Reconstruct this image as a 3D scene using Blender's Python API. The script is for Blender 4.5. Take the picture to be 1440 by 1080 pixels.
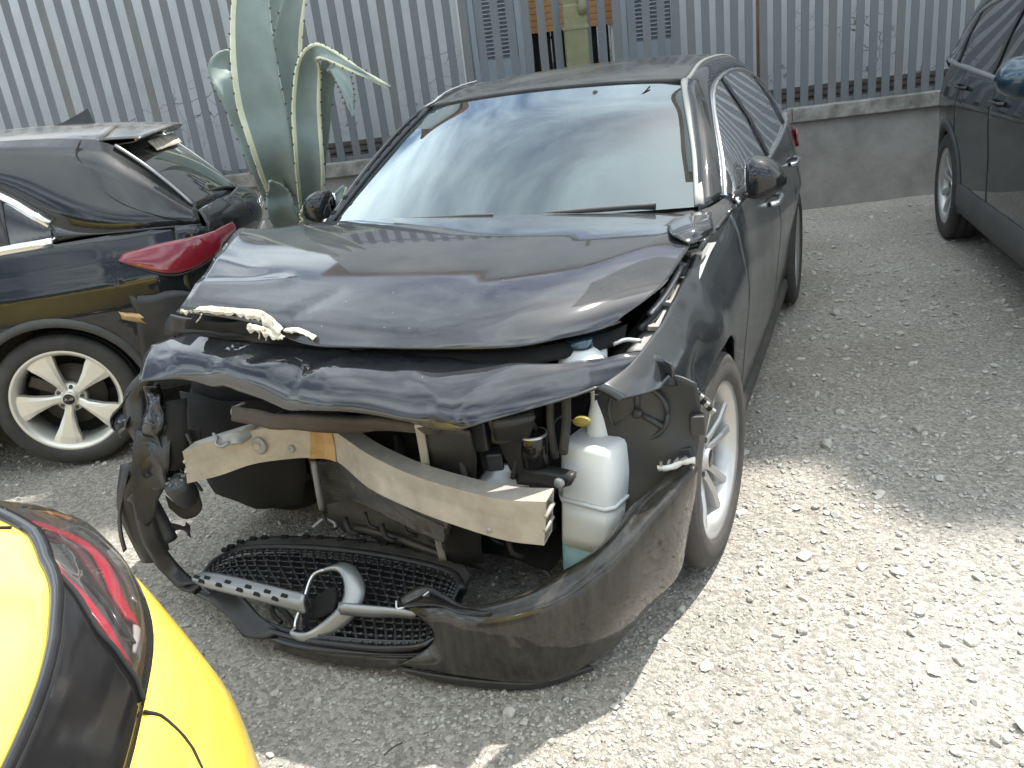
import bpy, bmesh, math, random
import numpy as np
from mathutils import Vector, Matrix, noise as mnoise
random.seed(7); RNG = np.random.default_rng(11)
for o in list(bpy.data.objects): bpy.data.objects.remove(o)
SC = bpy.context.scene
COL = SC.collection
# ------------------------------------------------------------------ camera, sky, sun, exposure
cam_data = bpy.data.cameras.new('camera'); cam = bpy.data.objects.new('camera', cam_data); COL.objects.link(cam)
cam_data.sensor_width = 36.0; cam_data.lens = 29.2887; cam_data.clip_end = 2000; cam_data.clip_start = 0.05
cam.matrix_world = Matrix([[0.92169, -0.033891, 0.386444, 1.252228], [0.370598, 0.371343, -0.851329, -2.268331], [-0.114651, 0.927877, 0.354823, 1.483112], [0, 0, 0, 1]])
SC.camera = cam
CLOUD_OFF = (1.5, 5.3, 2.0)
SUN_AZ = math.radians(60); SUN_EL = math.radians(60)     # azimuth measured from +X towards +Y
S_DIR = Vector((math.cos(SUN_AZ)*math.cos(SUN_EL), math.sin(SUN_AZ)*math.cos(SUN_EL), math.sin(SUN_EL)))
world = bpy.data.worlds.new('World'); SC.world = world; world.use_nodes = True
nt = world.node_tree; nt.nodes.clear()
def N(tree, typ, **kw):
    n = tree.nodes.new(typ)
    for k, v in kw.items():
        if k in n.inputs: n.inputs[k].default_value = v
        else: setattr(n, k, v)
    return n
wo = N(nt, 'ShaderNodeOutputWorld'); bg = N(nt, 'ShaderNodeBackground'); bg.inputs['Strength'].default_value = 0.10
sky = N(nt, 'ShaderNodeTexSky'); sky.sky_type = 'NISHITA'; sky.sun_disc = False
sky.sun_elevation = SUN_EL; sky.sun_rotation = math.radians(90) - SUN_AZ
sky.air_density = 1.0; sky.dust_density = 2.0; sky.ozone_density = 1.0
tc = N(nt, 'ShaderNodeTexCoord'); sx = N(nt, 'ShaderNodeSeparateXYZ'); nt.links.new(tc.outputs['Generated'], sx.inputs[0])
ad = N(nt, 'ShaderNodeMath', operation='ADD'); nt.links.new(sx.outputs['Z'], ad.inputs[0]); ad.inputs[1].default_value = 0.22
mx = N(nt, 'ShaderNodeMath', operation='MAXIMUM'); nt.links.new(ad.outputs[0], mx.inputs[0]); mx.inputs[1].default_value = 0.06
dv = N(nt, 'ShaderNodeVectorMath', operation='DIVIDE'); nt.links.new(tc.outputs['Generated'], dv.inputs[0])
cb = N(nt, 'ShaderNodeCombineXYZ')
for i in range(3): nt.links.new(mx.outputs[0], cb.inputs[i])
nt.links.new(cb.outputs[0], dv.inputs[1])
cn = N(nt, 'ShaderNodeTexNoise', Scale=1.5, Detail=8.0, Roughness=0.57, Distortion=0.5); cmap = N(nt, 'ShaderNodeMapping'); cmap.inputs['Location'].default_value = CLOUD_OFF; nt.links.new(dv.outputs[0], cmap.inputs[0]); nt.links.new(cmap.outputs[0], cn.inputs['Vector'])
cr = N(nt, 'ShaderNodeValToRGB'); cr.color_ramp.elements[0].position = 0.39; cr.color_ramp.elements[1].position = 0.64
nt.links.new(cn.outputs['Fac'], cr.inputs[0])
cm = N(nt, 'ShaderNodeMix', data_type='RGBA'); nt.links.new(cr.outputs[0], cm.inputs[0])
nt.links.new(sky.outputs[0], cm.inputs[6]); cm.inputs[7].default_value = (13.4, 15.0, 15.6, 1)
nt.links.new(cm.outputs[2], bg.inputs['Color']); nt.links.new(bg.outputs[0], wo.inputs[0])
sun_d = bpy.data.lights.new('sun', 'SUN'); sun_d.energy = 5.0; sun_d.angle = math.radians(0.6); sun_d.color = (1.0, 0.965, 0.905)
sun = bpy.data.objects.new('sun', sun_d); COL.objects.link(sun); sun.rotation_euler = S_DIR.to_track_quat('Z', 'Y').to_euler()
SC.view_settings.view_transform = 'Standard'; SC.view_settings.look = 'None'; SC.view_settings.exposure = 0.88; SC.view_settings.gamma = 1
SC.render.engine = 'CYCLES'; SC.cycles.max_bounces = 5; SC.cycles.diffuse_bounces = 3; SC.cycles.glossy_bounces = 3; SC.cycles.transmission_bounces = 4; SC.cycles.transparent_max_bounces = 8
SC.cycles.use_denoising = True
# ------------------------------------------------------------------ materials
MATS = {}
def mat(name, col, rough=0.5, metal=0.0, coat=0.0, coat_rough=0.03, coat_ior=1.5, var=None, vscale=8.0, bump=0.0, bscale=60.0, bdist=0.004,
        dust=0.0, dcol=(0.30, 0.27, 0.23), dscale=5.0, dstretch=(1, 1, 1), up=0.0, spec=0.5, trans=0.0, alpha=1.0, sss=0.0, emit=None, detail=6.0, specks=0.0):
    m = bpy.data.materials.new(name); m.use_nodes = True; t = m.node_tree; b = t.nodes['Principled BSDF']
    b.inputs['Roughness'].default_value = rough; b.inputs['Metallic'].default_value = metal
    b.inputs['Coat Weight'].default_value = coat; b.inputs['Coat IOR'].default_value = coat_ior; b.inputs['Coat Roughness'].default_value = coat_rough
    b.inputs['Specular IOR Level'].default_value = spec; b.inputs['Transmission Weight'].default_value = trans; b.inputs['Alpha'].default_value = alpha
    if sss: b.inputs['Subsurface Weight'].default_value = sss; b.inputs['Subsurface Radius'].default_value = (0.05, 0.05, 0.05)
    tco = N(t, 'ShaderNodeTexCoord')
    out = None
    def link(a, c): t.links.new(a, c)
    rgb = N(t, 'ShaderNodeRGB'); rgb.outputs[0].default_value = (*col, 1); out = rgb.outputs[0]
    if var:
        n1 = N(t, 'ShaderNodeTexNoise', Scale=vscale, Detail=detail, Roughness=0.6); link(tco.outputs['Object'], n1.inputs['Vector'])
        r = N(t, 'ShaderNodeValToRGB'); r.color_ramp.elements[0].position = 0.35; r.color_ramp.elements[1].position = 0.68; link(n1.outputs['Fac'], r.inputs[0])
        mxx = N(t, 'ShaderNodeMix', data_type='RGBA'); link(r.outputs[0], mxx.inputs[0]); link(out, mxx.inputs[6]); mxx.inputs[7].default_value = (*var, 1); out = mxx.outputs[2]
    if dust:
        mp = N(t, 'ShaderNodeMapping'); mp.inputs['Scale'].default_value = dstretch; link(tco.outputs['Object'], mp.inputs[0])
        n2 = N(t, 'ShaderNodeTexNoise', Scale=dscale, Detail=9.0, Roughness=0.68); link(mp.outputs[0], n2.inputs['Vector'])
        r2 = N(t, 'ShaderNodeMapRange'); r2.inputs['From Min'].default_value = 0.34; r2.inputs['From Max'].default_value = 0.72; r2.inputs['To Min'].default_value = dust*0.25; r2.inputs['To Max'].default_value = dust*1.6
        link(n2.outputs['Fac'], r2.inputs['Value'])
        fac = r2.outputs[0]
        if up:
            g = N(t, 'ShaderNodeNewGeometry'); s = N(t, 'ShaderNodeSeparateXYZ'); link(g.outputs['Normal'], s.inputs[0])
            a = N(t, 'ShaderNodeMath', operation='ABSOLUTE'); link(s.outputs['Z'], a.inputs[0])
            q = N(t, 'ShaderNodeMath', operation='MULTIPLY_ADD'); link(a.outputs[0], q.inputs[0]); q.inputs[1].default_value = up; q.inputs[2].default_value = 1.0 - up*0.5
            q2 = N(t, 'ShaderNodeMath', operation='MULTIPLY'); link(q.outputs[0], q2.inputs[0]); link(fac, q2.inputs[1]); fac = q2.outputs[0]
        md = N(t, 'ShaderNodeMix', data_type='RGBA'); link(fac, md.inputs[0]); link(out, md.inputs[6]); md.inputs[7].default_value = (*dcol, 1); out = md.outputs[2]
        mr = N(t, 'ShaderNodeMapRange'); mr.inputs['To Min'].default_value = rough; mr.inputs['To Max'].default_value = 0.85; link(fac, mr.inputs['Value']); link(mr.outputs[0], b.inputs['Roughness'])
        if coat:
            mc = N(t, 'ShaderNodeMapRange'); mc.inputs['To Min'].default_value = coat; mc.inputs['To Max'].default_value = 0.0; link(fac, mc.inputs['Value']); link(mc.outputs[0], b.inputs['Coat Weight'])
            ms = N(t, 'ShaderNodeMapRange'); ms.inputs['To Min'].default_value = coat_rough; ms.inputs['To Max'].default_value = 0.5; link(fac, ms.inputs['Value']); link(ms.outputs[0], b.inputs['Coat Roughness'])
    if specks:
        vo = N(t, 'ShaderNodeTexVoronoi', Scale=42.0); link(tco.outputs['Object'], vo.inputs['Vector']); sc_ = N(t, 'ShaderNodeSeparateColor'); link(vo.outputs['Color'], sc_.inputs[0])
        rr_ = N(t, 'ShaderNodeMapRange'); rr_.inputs['From Min'].default_value = 0.82; rr_.inputs['From Max'].default_value = 1.0; rr_.inputs['To Min'].default_value = 0.0; rr_.inputs['To Max'].default_value = 0.075; link(sc_.outputs[0], rr_.inputs['Value'])
        lt_ = N(t, 'ShaderNodeMath', operation='LESS_THAN'); link(vo.outputs['Distance'], lt_.inputs[0]); link(rr_.outputs[0], lt_.inputs[1])
        m_ = N(t, 'ShaderNodeMath', operation='MULTIPLY'); link(lt_.outputs[0], m_.inputs[0]); m_.inputs[1].default_value = specks
        ms_ = N(t, 'ShaderNodeMix', data_type='RGBA'); link(m_.outputs[0], ms_.inputs[0]); link(out, ms_.inputs[6]); ms_.inputs[7].default_value = (0.55, 0.53, 0.48, 1); out = ms_.outputs[2]
    link(out, b.inputs['Base Color'])
    if bump:
        n3 = N(t, 'ShaderNodeTexNoise', Scale=bscale, Detail=5.0, Roughness=0.6); link(tco.outputs['Object'], n3.inputs['Vector'])
        bp = N(t, 'ShaderNodeBump', Strength=bump, Distance=bdist); link(n3.outputs['Fac'], bp.inputs['Height']); link(bp.outputs[0], b.inputs['Normal'])
    if emit: b.inputs['Emission Color'].default_value = (*emit, 1); b.inputs['Emission Strength'].default_value = 1
    MATS[name] = m; return m
def glass(name, tint, ior=1.55, rough=0.01, gcol=(1, 1, 1), dust=0.0, dcol=(0.5, 0.5, 0.48), boost=1.6):
    m = bpy.data.materials.new(name); m.use_nodes = True; t = m.node_tree; t.nodes.clear()
    o = N(t, 'ShaderNodeOutputMaterial'); tr = N(t, 'ShaderNodeBsdfTransparent'); tr.inputs[0].default_value = (*tint, 1)
    gl = N(t, 'ShaderNodeBsdfGlossy', Roughness=rough); gl.inputs[0].default_value = (*gcol, 1); fr = N(t, 'ShaderNodeFresnel', IOR=ior)
    ml = N(t, 'ShaderNodeMath', operation='MULTIPLY', use_clamp=True); t.links.new(fr.outputs[0], ml.inputs[0]); ml.inputs[1].default_value = boost
    mi = N(t, 'ShaderNodeMixShader'); t.links.new(ml.outputs[0], mi.inputs[0]); t.links.new(tr.outputs[0], mi.inputs[1]); t.links.new(gl.outputs[0], mi.inputs[2])
    res = mi.outputs[0]
    if dust:
        df = N(t, 'ShaderNodeBsdfDiffuse'); df.inputs[0].default_value = (*dcol, 1)
        tco = N(t, 'ShaderNodeTexCoord'); n2 = N(t, 'ShaderNodeTexNoise', Scale=4.0, Detail=8.0, Roughness=0.65); t.links.new(tco.outputs['Object'], n2.inputs['Vector'])
        r2 = N(t, 'ShaderNodeMapRange'); r2.inputs['From Min'].default_value = 0.3; r2.inputs['From Max'].default_value = 0.75; r2.inputs['To Min'].default_value = dust*0.5; r2.inputs['To Max'].default_value = dust*1.4
        t.links.new(n2.outputs['Fac'], r2.inputs['Value'])
        m2 = N(t, 'ShaderNodeMixShader'); t.links.new(r2.outputs[0], m2.inputs[0]); t.links.new(res, m2.inputs[1]); t.links.new(df.outputs[0], m2.inputs[2]); res = m2.outputs[0]
    t.links.new(res, o.inputs[0]); MATS[name] = m; return m
mat('paint', (0.006, 0.008, 0.010), 0.5, spec=0.08, metal=0.0, coat=1.0, coat_rough=0.015, dust=0.03, up=0.5, dscale=3.0)
mat('paint_hood', (0.006, 0.008, 0.012), 0.5, spec=0.06, metal=0.0, coat=1.0, coat_rough=0.015, coat_ior=1.7, dust=0.06, up=0.3, dscale=3.5, dcol=(0.34, 0.32, 0.30), specks=0.5)
mat('paint_flank', (0.007, 0.009, 0.011), 0.5, coat_ior=1.6, spec=0.06, metal=0.0, coat=1.0, coat_rough=0.10, dust=0.045, dscale=4.0, dstretch=(1, 0.6, 1.0), dcol=(0.28, 0.285, 0.285))
mat('paint_door', (0.007, 0.009, 0.011), 0.5, coat_ior=1.6, spec=0.06, metal=0.0, coat=1.0, coat_rough=0.10, dust=0.11, dscale=4.0, dstretch=(1, 0.6, 1.0), dcol=(0.29, 0.29, 0.28))
mat('paint_roof', (0.008, 0.009, 0.010), 0.5, spec=0.08, metal=0.0, coat=0.9, coat_rough=0.06, dust=0.30, dscale=3.0, dcol=(0.34, 0.32, 0.29))
mat('paint_dirty', (0.008, 0.008, 0.008), 0.5, spec=0.1, metal=0.0, coat=0.9, coat_rough=0.04, dust=0.12, dscale=9.0, dstretch=(3.5, 3.5, 0.7), dcol=(0.27, 0.235, 0.19))
mat('plastic', (0.012, 0.012, 0.013), 0.45, dust=0.06, bump=0.1, bscale=200, bdist=0.001)
mat('plastic_grey', (0.024, 0.027, 0.031), 0.45, dust=0.035)
mat('plastic_dusty', (0.018, 0.018, 0.018), 0.6, dust=0.2, dcol=(0.25, 0.22, 0.18), dscale=12)
mat('gloss_black', (0.008, 0.008, 0.009), 0.12, dust=0.03)
mat('rubber', (0.022, 0.021, 0.02), 0.75, dust=0.30, dcol=(0.22, 0.19, 0.16), dscale=14, bump=0.2, bscale=150, bdist=0.001)
mat('rubber_clean', (0.016, 0.016, 0.016), 0.7, dust=0.08, bump=0.2, bscale=150, bdist=0.001)
mat('beam', (0.52, 0.48, 0.42), 0.45, 0.4, var=(0.38, 0.35, 0.30), vscale=9, dust=0.26, dcol=(0.20, 0.16, 0.12), dscale=15, bump=0.2, bscale=60)
mat('beam_bronze', (0.50, 0.33, 0.15), 0.4, 0.55, var=(0.35, 0.22, 0.09), vscale=18)
mat('alloy', (0.52, 0.52, 0.51), 0.3, 0.75, dust=0.15, dcol=(0.35, 0.31, 0.26), dscale=9)
mat('alloy_bright', (0.72, 0.70, 0.64), 0.34, 0.55, dust=0.10, dcol=(0.4, 0.36, 0.28))
mat('silver', (0.30, 0.31, 0.32), 0.32, 0.7, dust=0.2, dcol=(0.3, 0.27, 0.23), dscale=12)
mat('chrome', (0.75, 0.75, 0.75), 0.15, 0.9, dust=0.12, dcol=(0.5, 0.48, 0.44))
mat('trim_beige', (0.40, 0.385, 0.35), 0.5, dust=0.2, dcol=(0.5, 0.47, 0.42))
mat('steel_dark', (0.06, 0.058, 0.055), 0.5, 0.5, dust=0.2, dcol=(0.2, 0.16, 0.12), dscale=15)
mat('steel_grey', (0.30, 0.30, 0.30), 0.45, 0.4, dust=0.25, dcol=(0.25, 0.22, 0.18), dscale=10)
mat('tank', (0.74, 0.75, 0.74), 0.4, sss=0.4, dust=0.06, dcol=(0.4, 0.38, 0.33), dscale=6)
mat('tank_blue', (0.20, 0.34, 0.37), 0.35, sss=0.3, dust=0.06)
mat('foam', (0.62, 0.59, 0.50), 0.85, var=(0.25, 0.20, 0.13), vscale=34, bump=0.4, bscale=90)
mat('radiator', (0.06, 0.055, 0.05), 0.6, 0.3, var=(0.14, 0.12, 0.10), vscale=60, dust=0.3, dcol=(0.2, 0.17, 0.13), dscale=25, bump=0.5, bscale=160)
mat('interior', (0.03, 0.03, 0.032), 0.8, dust=0.1)
mat('interior_grey', (0.035, 0.036, 0.04), 0.8, dust=0.1)
mat('engine', (0.012, 0.012, 0.012), 0.6, dust=0.12, dcol=(0.14, 0.12, 0.10), dscale=12, bump=0.4, bscale=30)
mat('void', (0.008, 0.008, 0.008), 0.9)
mat('brown_plate', (0.022, 0.018, 0.014), 0.7, var=(0.045, 0.035, 0.027), vscale=10, dust=0.2, dcol=(0.13, 0.1, 0.07))
mat('red_lens', (0.22, 0.006, 0.018), 0.08, coat=1.0, dust=0.03)
mat('red_led', (0.75, 0.04, 0.09), 0.25, coat=0.5)
mat('lens_dark', (0.03, 0.03, 0.033), 0.15, coat=1.0)
mat('lamp_grey', (0.16, 0.16, 0.165), 0.3, 0.3)
mat('yellow', (0.80, 0.58, 0.06), 0.3, coat=1.0, coat_rough=0.03, dust=0.05, dcol=(0.7, 0.62, 0.4))
mat('amber', (0.85, 0.35, 0.02), 0.2, coat=1.0)
mat('plate_white', (0.8, 0.8, 0.78), 0.4)
mat('teal_paint', (0.004, 0.011, 0.013), 0.5, spec=0.1, coat=1.0, coat_rough=0.02, dust=0.02)
mat('cladding', (0.035, 0.038, 0.04), 0.6, dust=0.12, bump=0.15, bscale=250, bdist=0.001)
mat('mirror_blue', (0.02, 0.05, 0.075), 0.2, 0.3, 1.0, 0.03)
mat('tyre_mark', (0.5, 0.5, 0.5), 0.6)
glass('windshield_glass', (0.16, 0.20, 0.20), 1.62, 0.006, gcol=(0.86, 0.97, 1.0), dust=0.045, dcol=(0.36, 0.45, 0.47), boost=2.3)
glass('side_glass', (0.10, 0.13, 0.125), 1.55, 0.01, dust=0.05, boost=1.6)
glass('dark_glass', (0.04, 0.045, 0.05), 1.55, 0.01, dust=0.03, boost=1.5)
glass('clear_lens', (0.62, 0.60, 0.60), 1.5, 0.02, dust=0.04, boost=1.3)
# ------------------------------------------------------------------ mesh helpers
def spl(P, n, closed=False):
    P = np.asarray(P, float); k = len(P)
    if k < 3 or n <= 1:
        if n <= 1: return P
        t = np.linspace(0, 1, n+1)[:, None] if P.ndim == 2 else np.linspace(0, 1, n+1)[:, None, None]
        return P[0]*(1-t)+P[1]*t
    if closed: Q = np.concatenate([P[-1:], P, P[:2]])
    else: Q = np.concatenate([2*P[:1]-P[1:2], P, 2*P[-1:]-P[-2:-1]])
    out = []
    ns = k if closed else k-1
    for i in range(ns):
        p0, p1, p2, p3 = Q[i], Q[i+1], Q[i+2], Q[i+3]
        for j in range(n):
            t = j/n
            out.append(0.5*((2*p1)+(-p0+p2)*t+(2*p0-5*p1+4*p2-p3)*t*t+(-p0+3*p1-3*p2+p3)*t**3))
    if not closed: out.append(P[-1])
    return np.array(out)
def link(o, parent=None):
    COL.objects.link(o)
    if parent is not None: o.parent = parent
    return o
def mesh(name, V, F, m, parent=None, smooth=True, loc=None):
    me = bpy.data.meshes.new(name); me.from_pydata([tuple(map(float, v)) for v in V], [], [tuple(f) for f in F]); me.update()
    me.materials.append(MATS[m] if isinstance(m, str) else m)
    if smooth: me.polygons.foreach_set('use_smooth', [True]*len(me.polygons))
    o = bpy.data.objects.new(name, me); link(o, parent)
    if loc is not None: o.location = loc
    return o
def grid_faces(r, c, off=0, wrap=False):
    F = []
    for i in range(r-1):
        for j in range(c-1 if not wrap else c):
            j2 = (j+1) % c
            F.append((off+i*c+j, off+i*c+j2, off+(i+1)*c+j2, off+(i+1)*c+j))
    return F
def solid(o, th, off=0.0):
    md = o.modifiers.new('thickness', 'SOLIDIFY'); md.thickness = th; md.offset = off; return o
def crumple(V, amp, freq, seed=0.0):
    V = np.array(V, float); s = V.shape; V = V.reshape(-1, 3)
    for i in range(len(V)):
        p = Vector(V[i]*freq)+Vector((seed, seed*1.7, -seed))
        V[i] += np.array(mnoise.noise_vector(p))*amp
    return V.reshape(s)
def patch(name, rows, m, parent=None, nu=5, nv=5, th=0.004, amp=0.0, freq=6.0, seed=0.0, pin=True, off=0.0, relax=0, post=None):
    R = np.asarray(rows, float); R = spl(R, nv); R = np.swapaxes(spl(np.swapaxes(R, 0, 1), nu), 0, 1)
    for _ in range(relax): R[1:-1, 1:-1] += 0.5*((R[:-2, 1:-1]+R[2:, 1:-1]+R[1:-1, :-2]+R[1:-1, 2:])/4-R[1:-1, 1:-1])
    if post: R = post(R)
    if amp: R = crumple(R, amp, freq, seed)
    r, c = R.shape[:2]
    o = mesh(name, R.reshape(-1, 3), grid_faces(r, c), m, parent)
    if th: solid(o, th, off)
    return o
def frames(P):
    P = np.asarray(P, float); T = np.gradient(P, axis=0); T /= np.linalg.norm(T, axis=1)[:, None]+1e-12
    up = np.array([0, 0, 1.0]) if abs(T[0][2]) < 0.9 else np.array([1.0, 0, 0])
    n = np.cross(T[0], up); n /= np.linalg.norm(n); Ns = []
    for t in T:
        n = n-t*np.dot(n, t); n /= np.linalg.norm(n)+1e-12; Ns.append(n)
    Ns = np.array(Ns); return T, Ns, np.cross(T, Ns)
def tube_vf(path, r, seg=8, n=4, cap=True, sq=None):
    P = spl(path, n) if len(path) > 2 else np.asarray(path, float)
    T, A, B = frames(P)
    rr = np.full(len(P), r) if np.isscalar(r) else np.interp(np.linspace(0, 1, len(P)), np.linspace(0, 1, len(r)), r)
    a = np.arange(seg)*2*math.pi/seg; V = []
    for i in range(len(P)):
        for t in a:
            V.append(P[i]+rr[i]*(math.cos(t)*A[i]+math.sin(t)*B[i]*(sq or 1)))
    F = grid_faces(len(P), seg, 0, True)
    if cap: F.append(tuple(range(seg))[::-1]); F.append(tuple((len(P)-1)*seg+i for i in range(seg)))
    return V, F
def tube(name, path, r, m, parent=None, seg=8, n=4, sq=None):
    V, F = tube_vf(path, r, seg, n, True, sq); return mesh(name, V, F, m, parent)
def ribbon(name, path, wv, m, parent=None, th=0.004, n=5, curl=0.0, amp=0, freq=10, seed=0.0):
    """strip along path, wv = width vector (one, or one per point); curl gives it a rounded section"""
    P = np.asarray(path, float); W = np.asarray(wv, float)
    if W.ndim == 1: W = np.repeat(W[None], len(P), 0)
    P2, W2 = spl(P, n), spl(W, n); T, _, _ = frames(P2)
    rows = []
    for p, w, t in zip(P2, W2, T):
        nn = np.cross(t, w); nn /= np.linalg.norm(nn)+1e-12
        rows.append([p+w*s*0.5+nn*curl*(1-s*s)*np.linalg.norm(w) for s in (-1, -0.5, 0, 0.5, 1)])
    R = np.array(rows)
    if amp: R = crumple(R, amp, freq, seed)
    o = mesh(name, R.reshape(-1, 3), grid_faces(R.shape[0], 5), m, parent); solid(o, th); return o
def box_vf(c, s, rot=None):
    c = np.array(c, float); s = np.array(s, float)/2
    V = np.array([[x, y, z] for x in (-1, 1) for y in (-1, 1) for z in (-1, 1)])*s
    if rot is not None: V = V@np.array(rot).T
    return V+c, [(0, 1, 3, 2), (4, 6, 7, 5), (0, 4, 5, 1), (2, 3, 7, 6), (0, 2, 6, 4), (1, 5, 7, 3)]
def rotm(ax, deg):
    return np.array(Matrix.Rotation(math.radians(deg), 3, ax))
def box(name, c, s, m, parent=None, rot=None, bev=0.0):
    V, F = box_vf((0, 0, 0), s, rot); o = mesh(name, V, F, m, parent, smooth=False, loc=tuple(map(float, c)))
    if bev:
        b = o.modifiers.new('bevel', 'BEVEL'); b.width = bev; b.segments = 2; b.limit_method = 'ANGLE'
    return o
def joined(name, parts, m, parent=None, smooth=False, bev=0.0):
    V, F = [], []
    for v, f in parts:
        k = len(V); V.extend([tuple(map(float, p)) for p in v]); F.extend([tuple(i+k for i in q) for q in f])
    o = mesh(name, V, F, m, parent, smooth)
    if bev:
        b = o.modifiers.new('bevel', 'BEVEL'); b.width = bev; b.segments = 2; b.limit_method = 'ANGLE'
    return o
def lathe_vf(prof, seg=48, axis='X', a0=0.0, a1=None):
    full = a1 is None; a1 = 2*math.pi if full else a1
    A = np.linspace(a0, a1, seg+1)[:-1] if full else np.linspace(a0, a1, seg+1)
    V = []
    for a in A:
        for (h, r) in prof:
            V.append((h, r*math.cos(a), r*math.sin(a)) if axis == 'X' else (r*math.cos(a), r*math.sin(a), h) if axis == 'Z' else (r*math.cos(a), h, r*math.sin(a)))
    n = len(prof); F = []
    for i in range(len(A) if full else len(A)-1):
        i2 = (i+1) % len(A)
        for j in range(n-1): F.append((i*n+j, i*n+j+1, i2*n+j+1, i2*n+j))
    return V, F
def lathe(name, prof, m, parent=None, seg=48, axis='X', loc=None, a0=0.0, a1=None):
    V, F = lathe_vf(prof, seg, axis, a0, a1); return mesh(name, V, F, m, parent, loc=loc)
def empty(name, loc=(0, 0, 0), parent=None):
    o = bpy.data.objects.new(name, None); o.empty_display_size = 0.1; link(o, parent); o.location = loc; return o
def tag(o, label, cat=None, group=None, kind=None):
    o['label'] = label
    if cat: o['category'] = cat
    if group: o['group'] = group
    if kind: o['kind'] = kind
    return o
def V3(a): return np.array(a, float)

# ------------------------------------------------------------------ ground and gravel
def ground_h(x, y):
    p = Vector((x*0.7, y*0.7, 3.1)); h = mnoise.noise(p)*0.012
    p = Vector((x*4.0, y*4.0, 1.3)); h += mnoise.noise(p)*0.006
    p = Vector((x*16.0, y*16.0, 7.3)); h += mnoise.noise(p)*0.0035
    return h-0.012
def ground_material():
    m = bpy.data.materials.new('gravel_ground'); m.use_nodes = True; t = m.node_tree; b = t.nodes['Principled BSDF']; b.inputs['Roughness'].default_value = 0.95; b.inputs['Specular IOR Level'].default_value = 0.2
    tco = N(t, 'ShaderNodeTexCoord'); L = t.links.new
    big = N(t, 'ShaderNodeTexNoise', Scale=0.9, Detail=6.0, Roughness=0.6); L(tco.outputs['Object'], big.inputs['Vector'])
    r0 = N(t, 'ShaderNodeValToRGB'); e = r0.color_ramp.elements; e[0].position = 0.3; e[0].color = (0.355, 0.318, 0.27, 1); e[1].position = 0.70; e[1].color = (0.495, 0.465, 0.415, 1); L(big.outputs['Fac'], r0.inputs[0])
    v1 = N(t, 'ShaderNodeTexVoronoi', Scale=95.0); L(tco.outputs['Object'], v1.inputs['Vector'])
    v2 = N(t, 'ShaderNodeTexVoronoi', Scale=38.0); L(tco.outputs['Object'], v2.inputs['Vector'])
    g = N(t, 'ShaderNodeTexNoise', Scale=210.0, Detail=4.0, Roughness=0.7); L(tco.outputs['Object'], g.inputs['Vector'])
    hs = N(t, 'ShaderNodeSeparateColor'); L(v1.outputs['Color'], hs.inputs[0])
    mr = N(t, 'ShaderNodeMapRange'); mr.inputs['To Min'].default_value = 0.66; mr.inputs['To Max'].default_value = 1.28; L(hs.outputs[0], mr.inputs['Value'])
    mm = N(t, 'ShaderNodeVectorMath', operation='SCALE'); L(r0.outputs[0], mm.inputs[0]); L(mr.outputs[0], mm.inputs['Scale'])
    mg = N(t, 'ShaderNodeMapRange'); mg.inputs['From Min'].default_value = 0.25; mg.inputs['From Max'].default_value = 0.75; mg.inputs['To Min'].default_value = 0.75; mg.inputs['To Max'].default_value = 1.22; L(g.outputs['Fac'], mg.inputs['Value'])
    m2 = N(t, 'ShaderNodeVectorMath', operation='SCALE'); L(mm.outputs[0], m2.inputs[0]); L(mg.outputs[0], m2.inputs['Scale'])
    L(m2.outputs[0], b.inputs['Base Color'])
    s1 = N(t, 'ShaderNodeMath', operation='MULTIPLY_ADD'); L(v1.outputs['Distance'], s1.inputs[0]); s1.inputs[1].default_value = -0.6; L(g.outputs['Fac'], s1.inputs[2])
    s2 = N(t, 'ShaderNodeMath', operation='MULTIPLY_ADD'); L(v2.outputs['Distance'], s2.inputs[0]); s2.inputs[1].default_value = -0.8; L(s1.outputs[0], s2.inputs[2])
    bp = N(t, 'ShaderNodeBump', Strength=0.9, Distance=0.012); L(s2.outputs[0], bp.inputs['Height']); L(bp.outputs[0], b.inputs['Normal'])
    MATS['ground'] = m
ground_material()
xs = np.concatenate([[-400, -60, -20], np.linspace(-8, 6, 200), [15, 60, 400]]); ys = np.concatenate([[-400, -60, -15], np.linspace(-4, 8, 200), [20, 60, 400]])
GV = [(x, y, ground_h(x, y)) for y in ys for x in xs]
g = mesh('ground', GV, grid_faces(len(ys), len(xs)), 'ground'); g['kind'] = 'structure'; g['label'] = 'pale crushed limestone gravel yard'
mat('stone', (0.47, 0.45, 0.41), 0.95, var=(0.34, 0.315, 0.275), vscale=14, bump=0.4, bscale=60, spec=0.2, detail=3)
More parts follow.
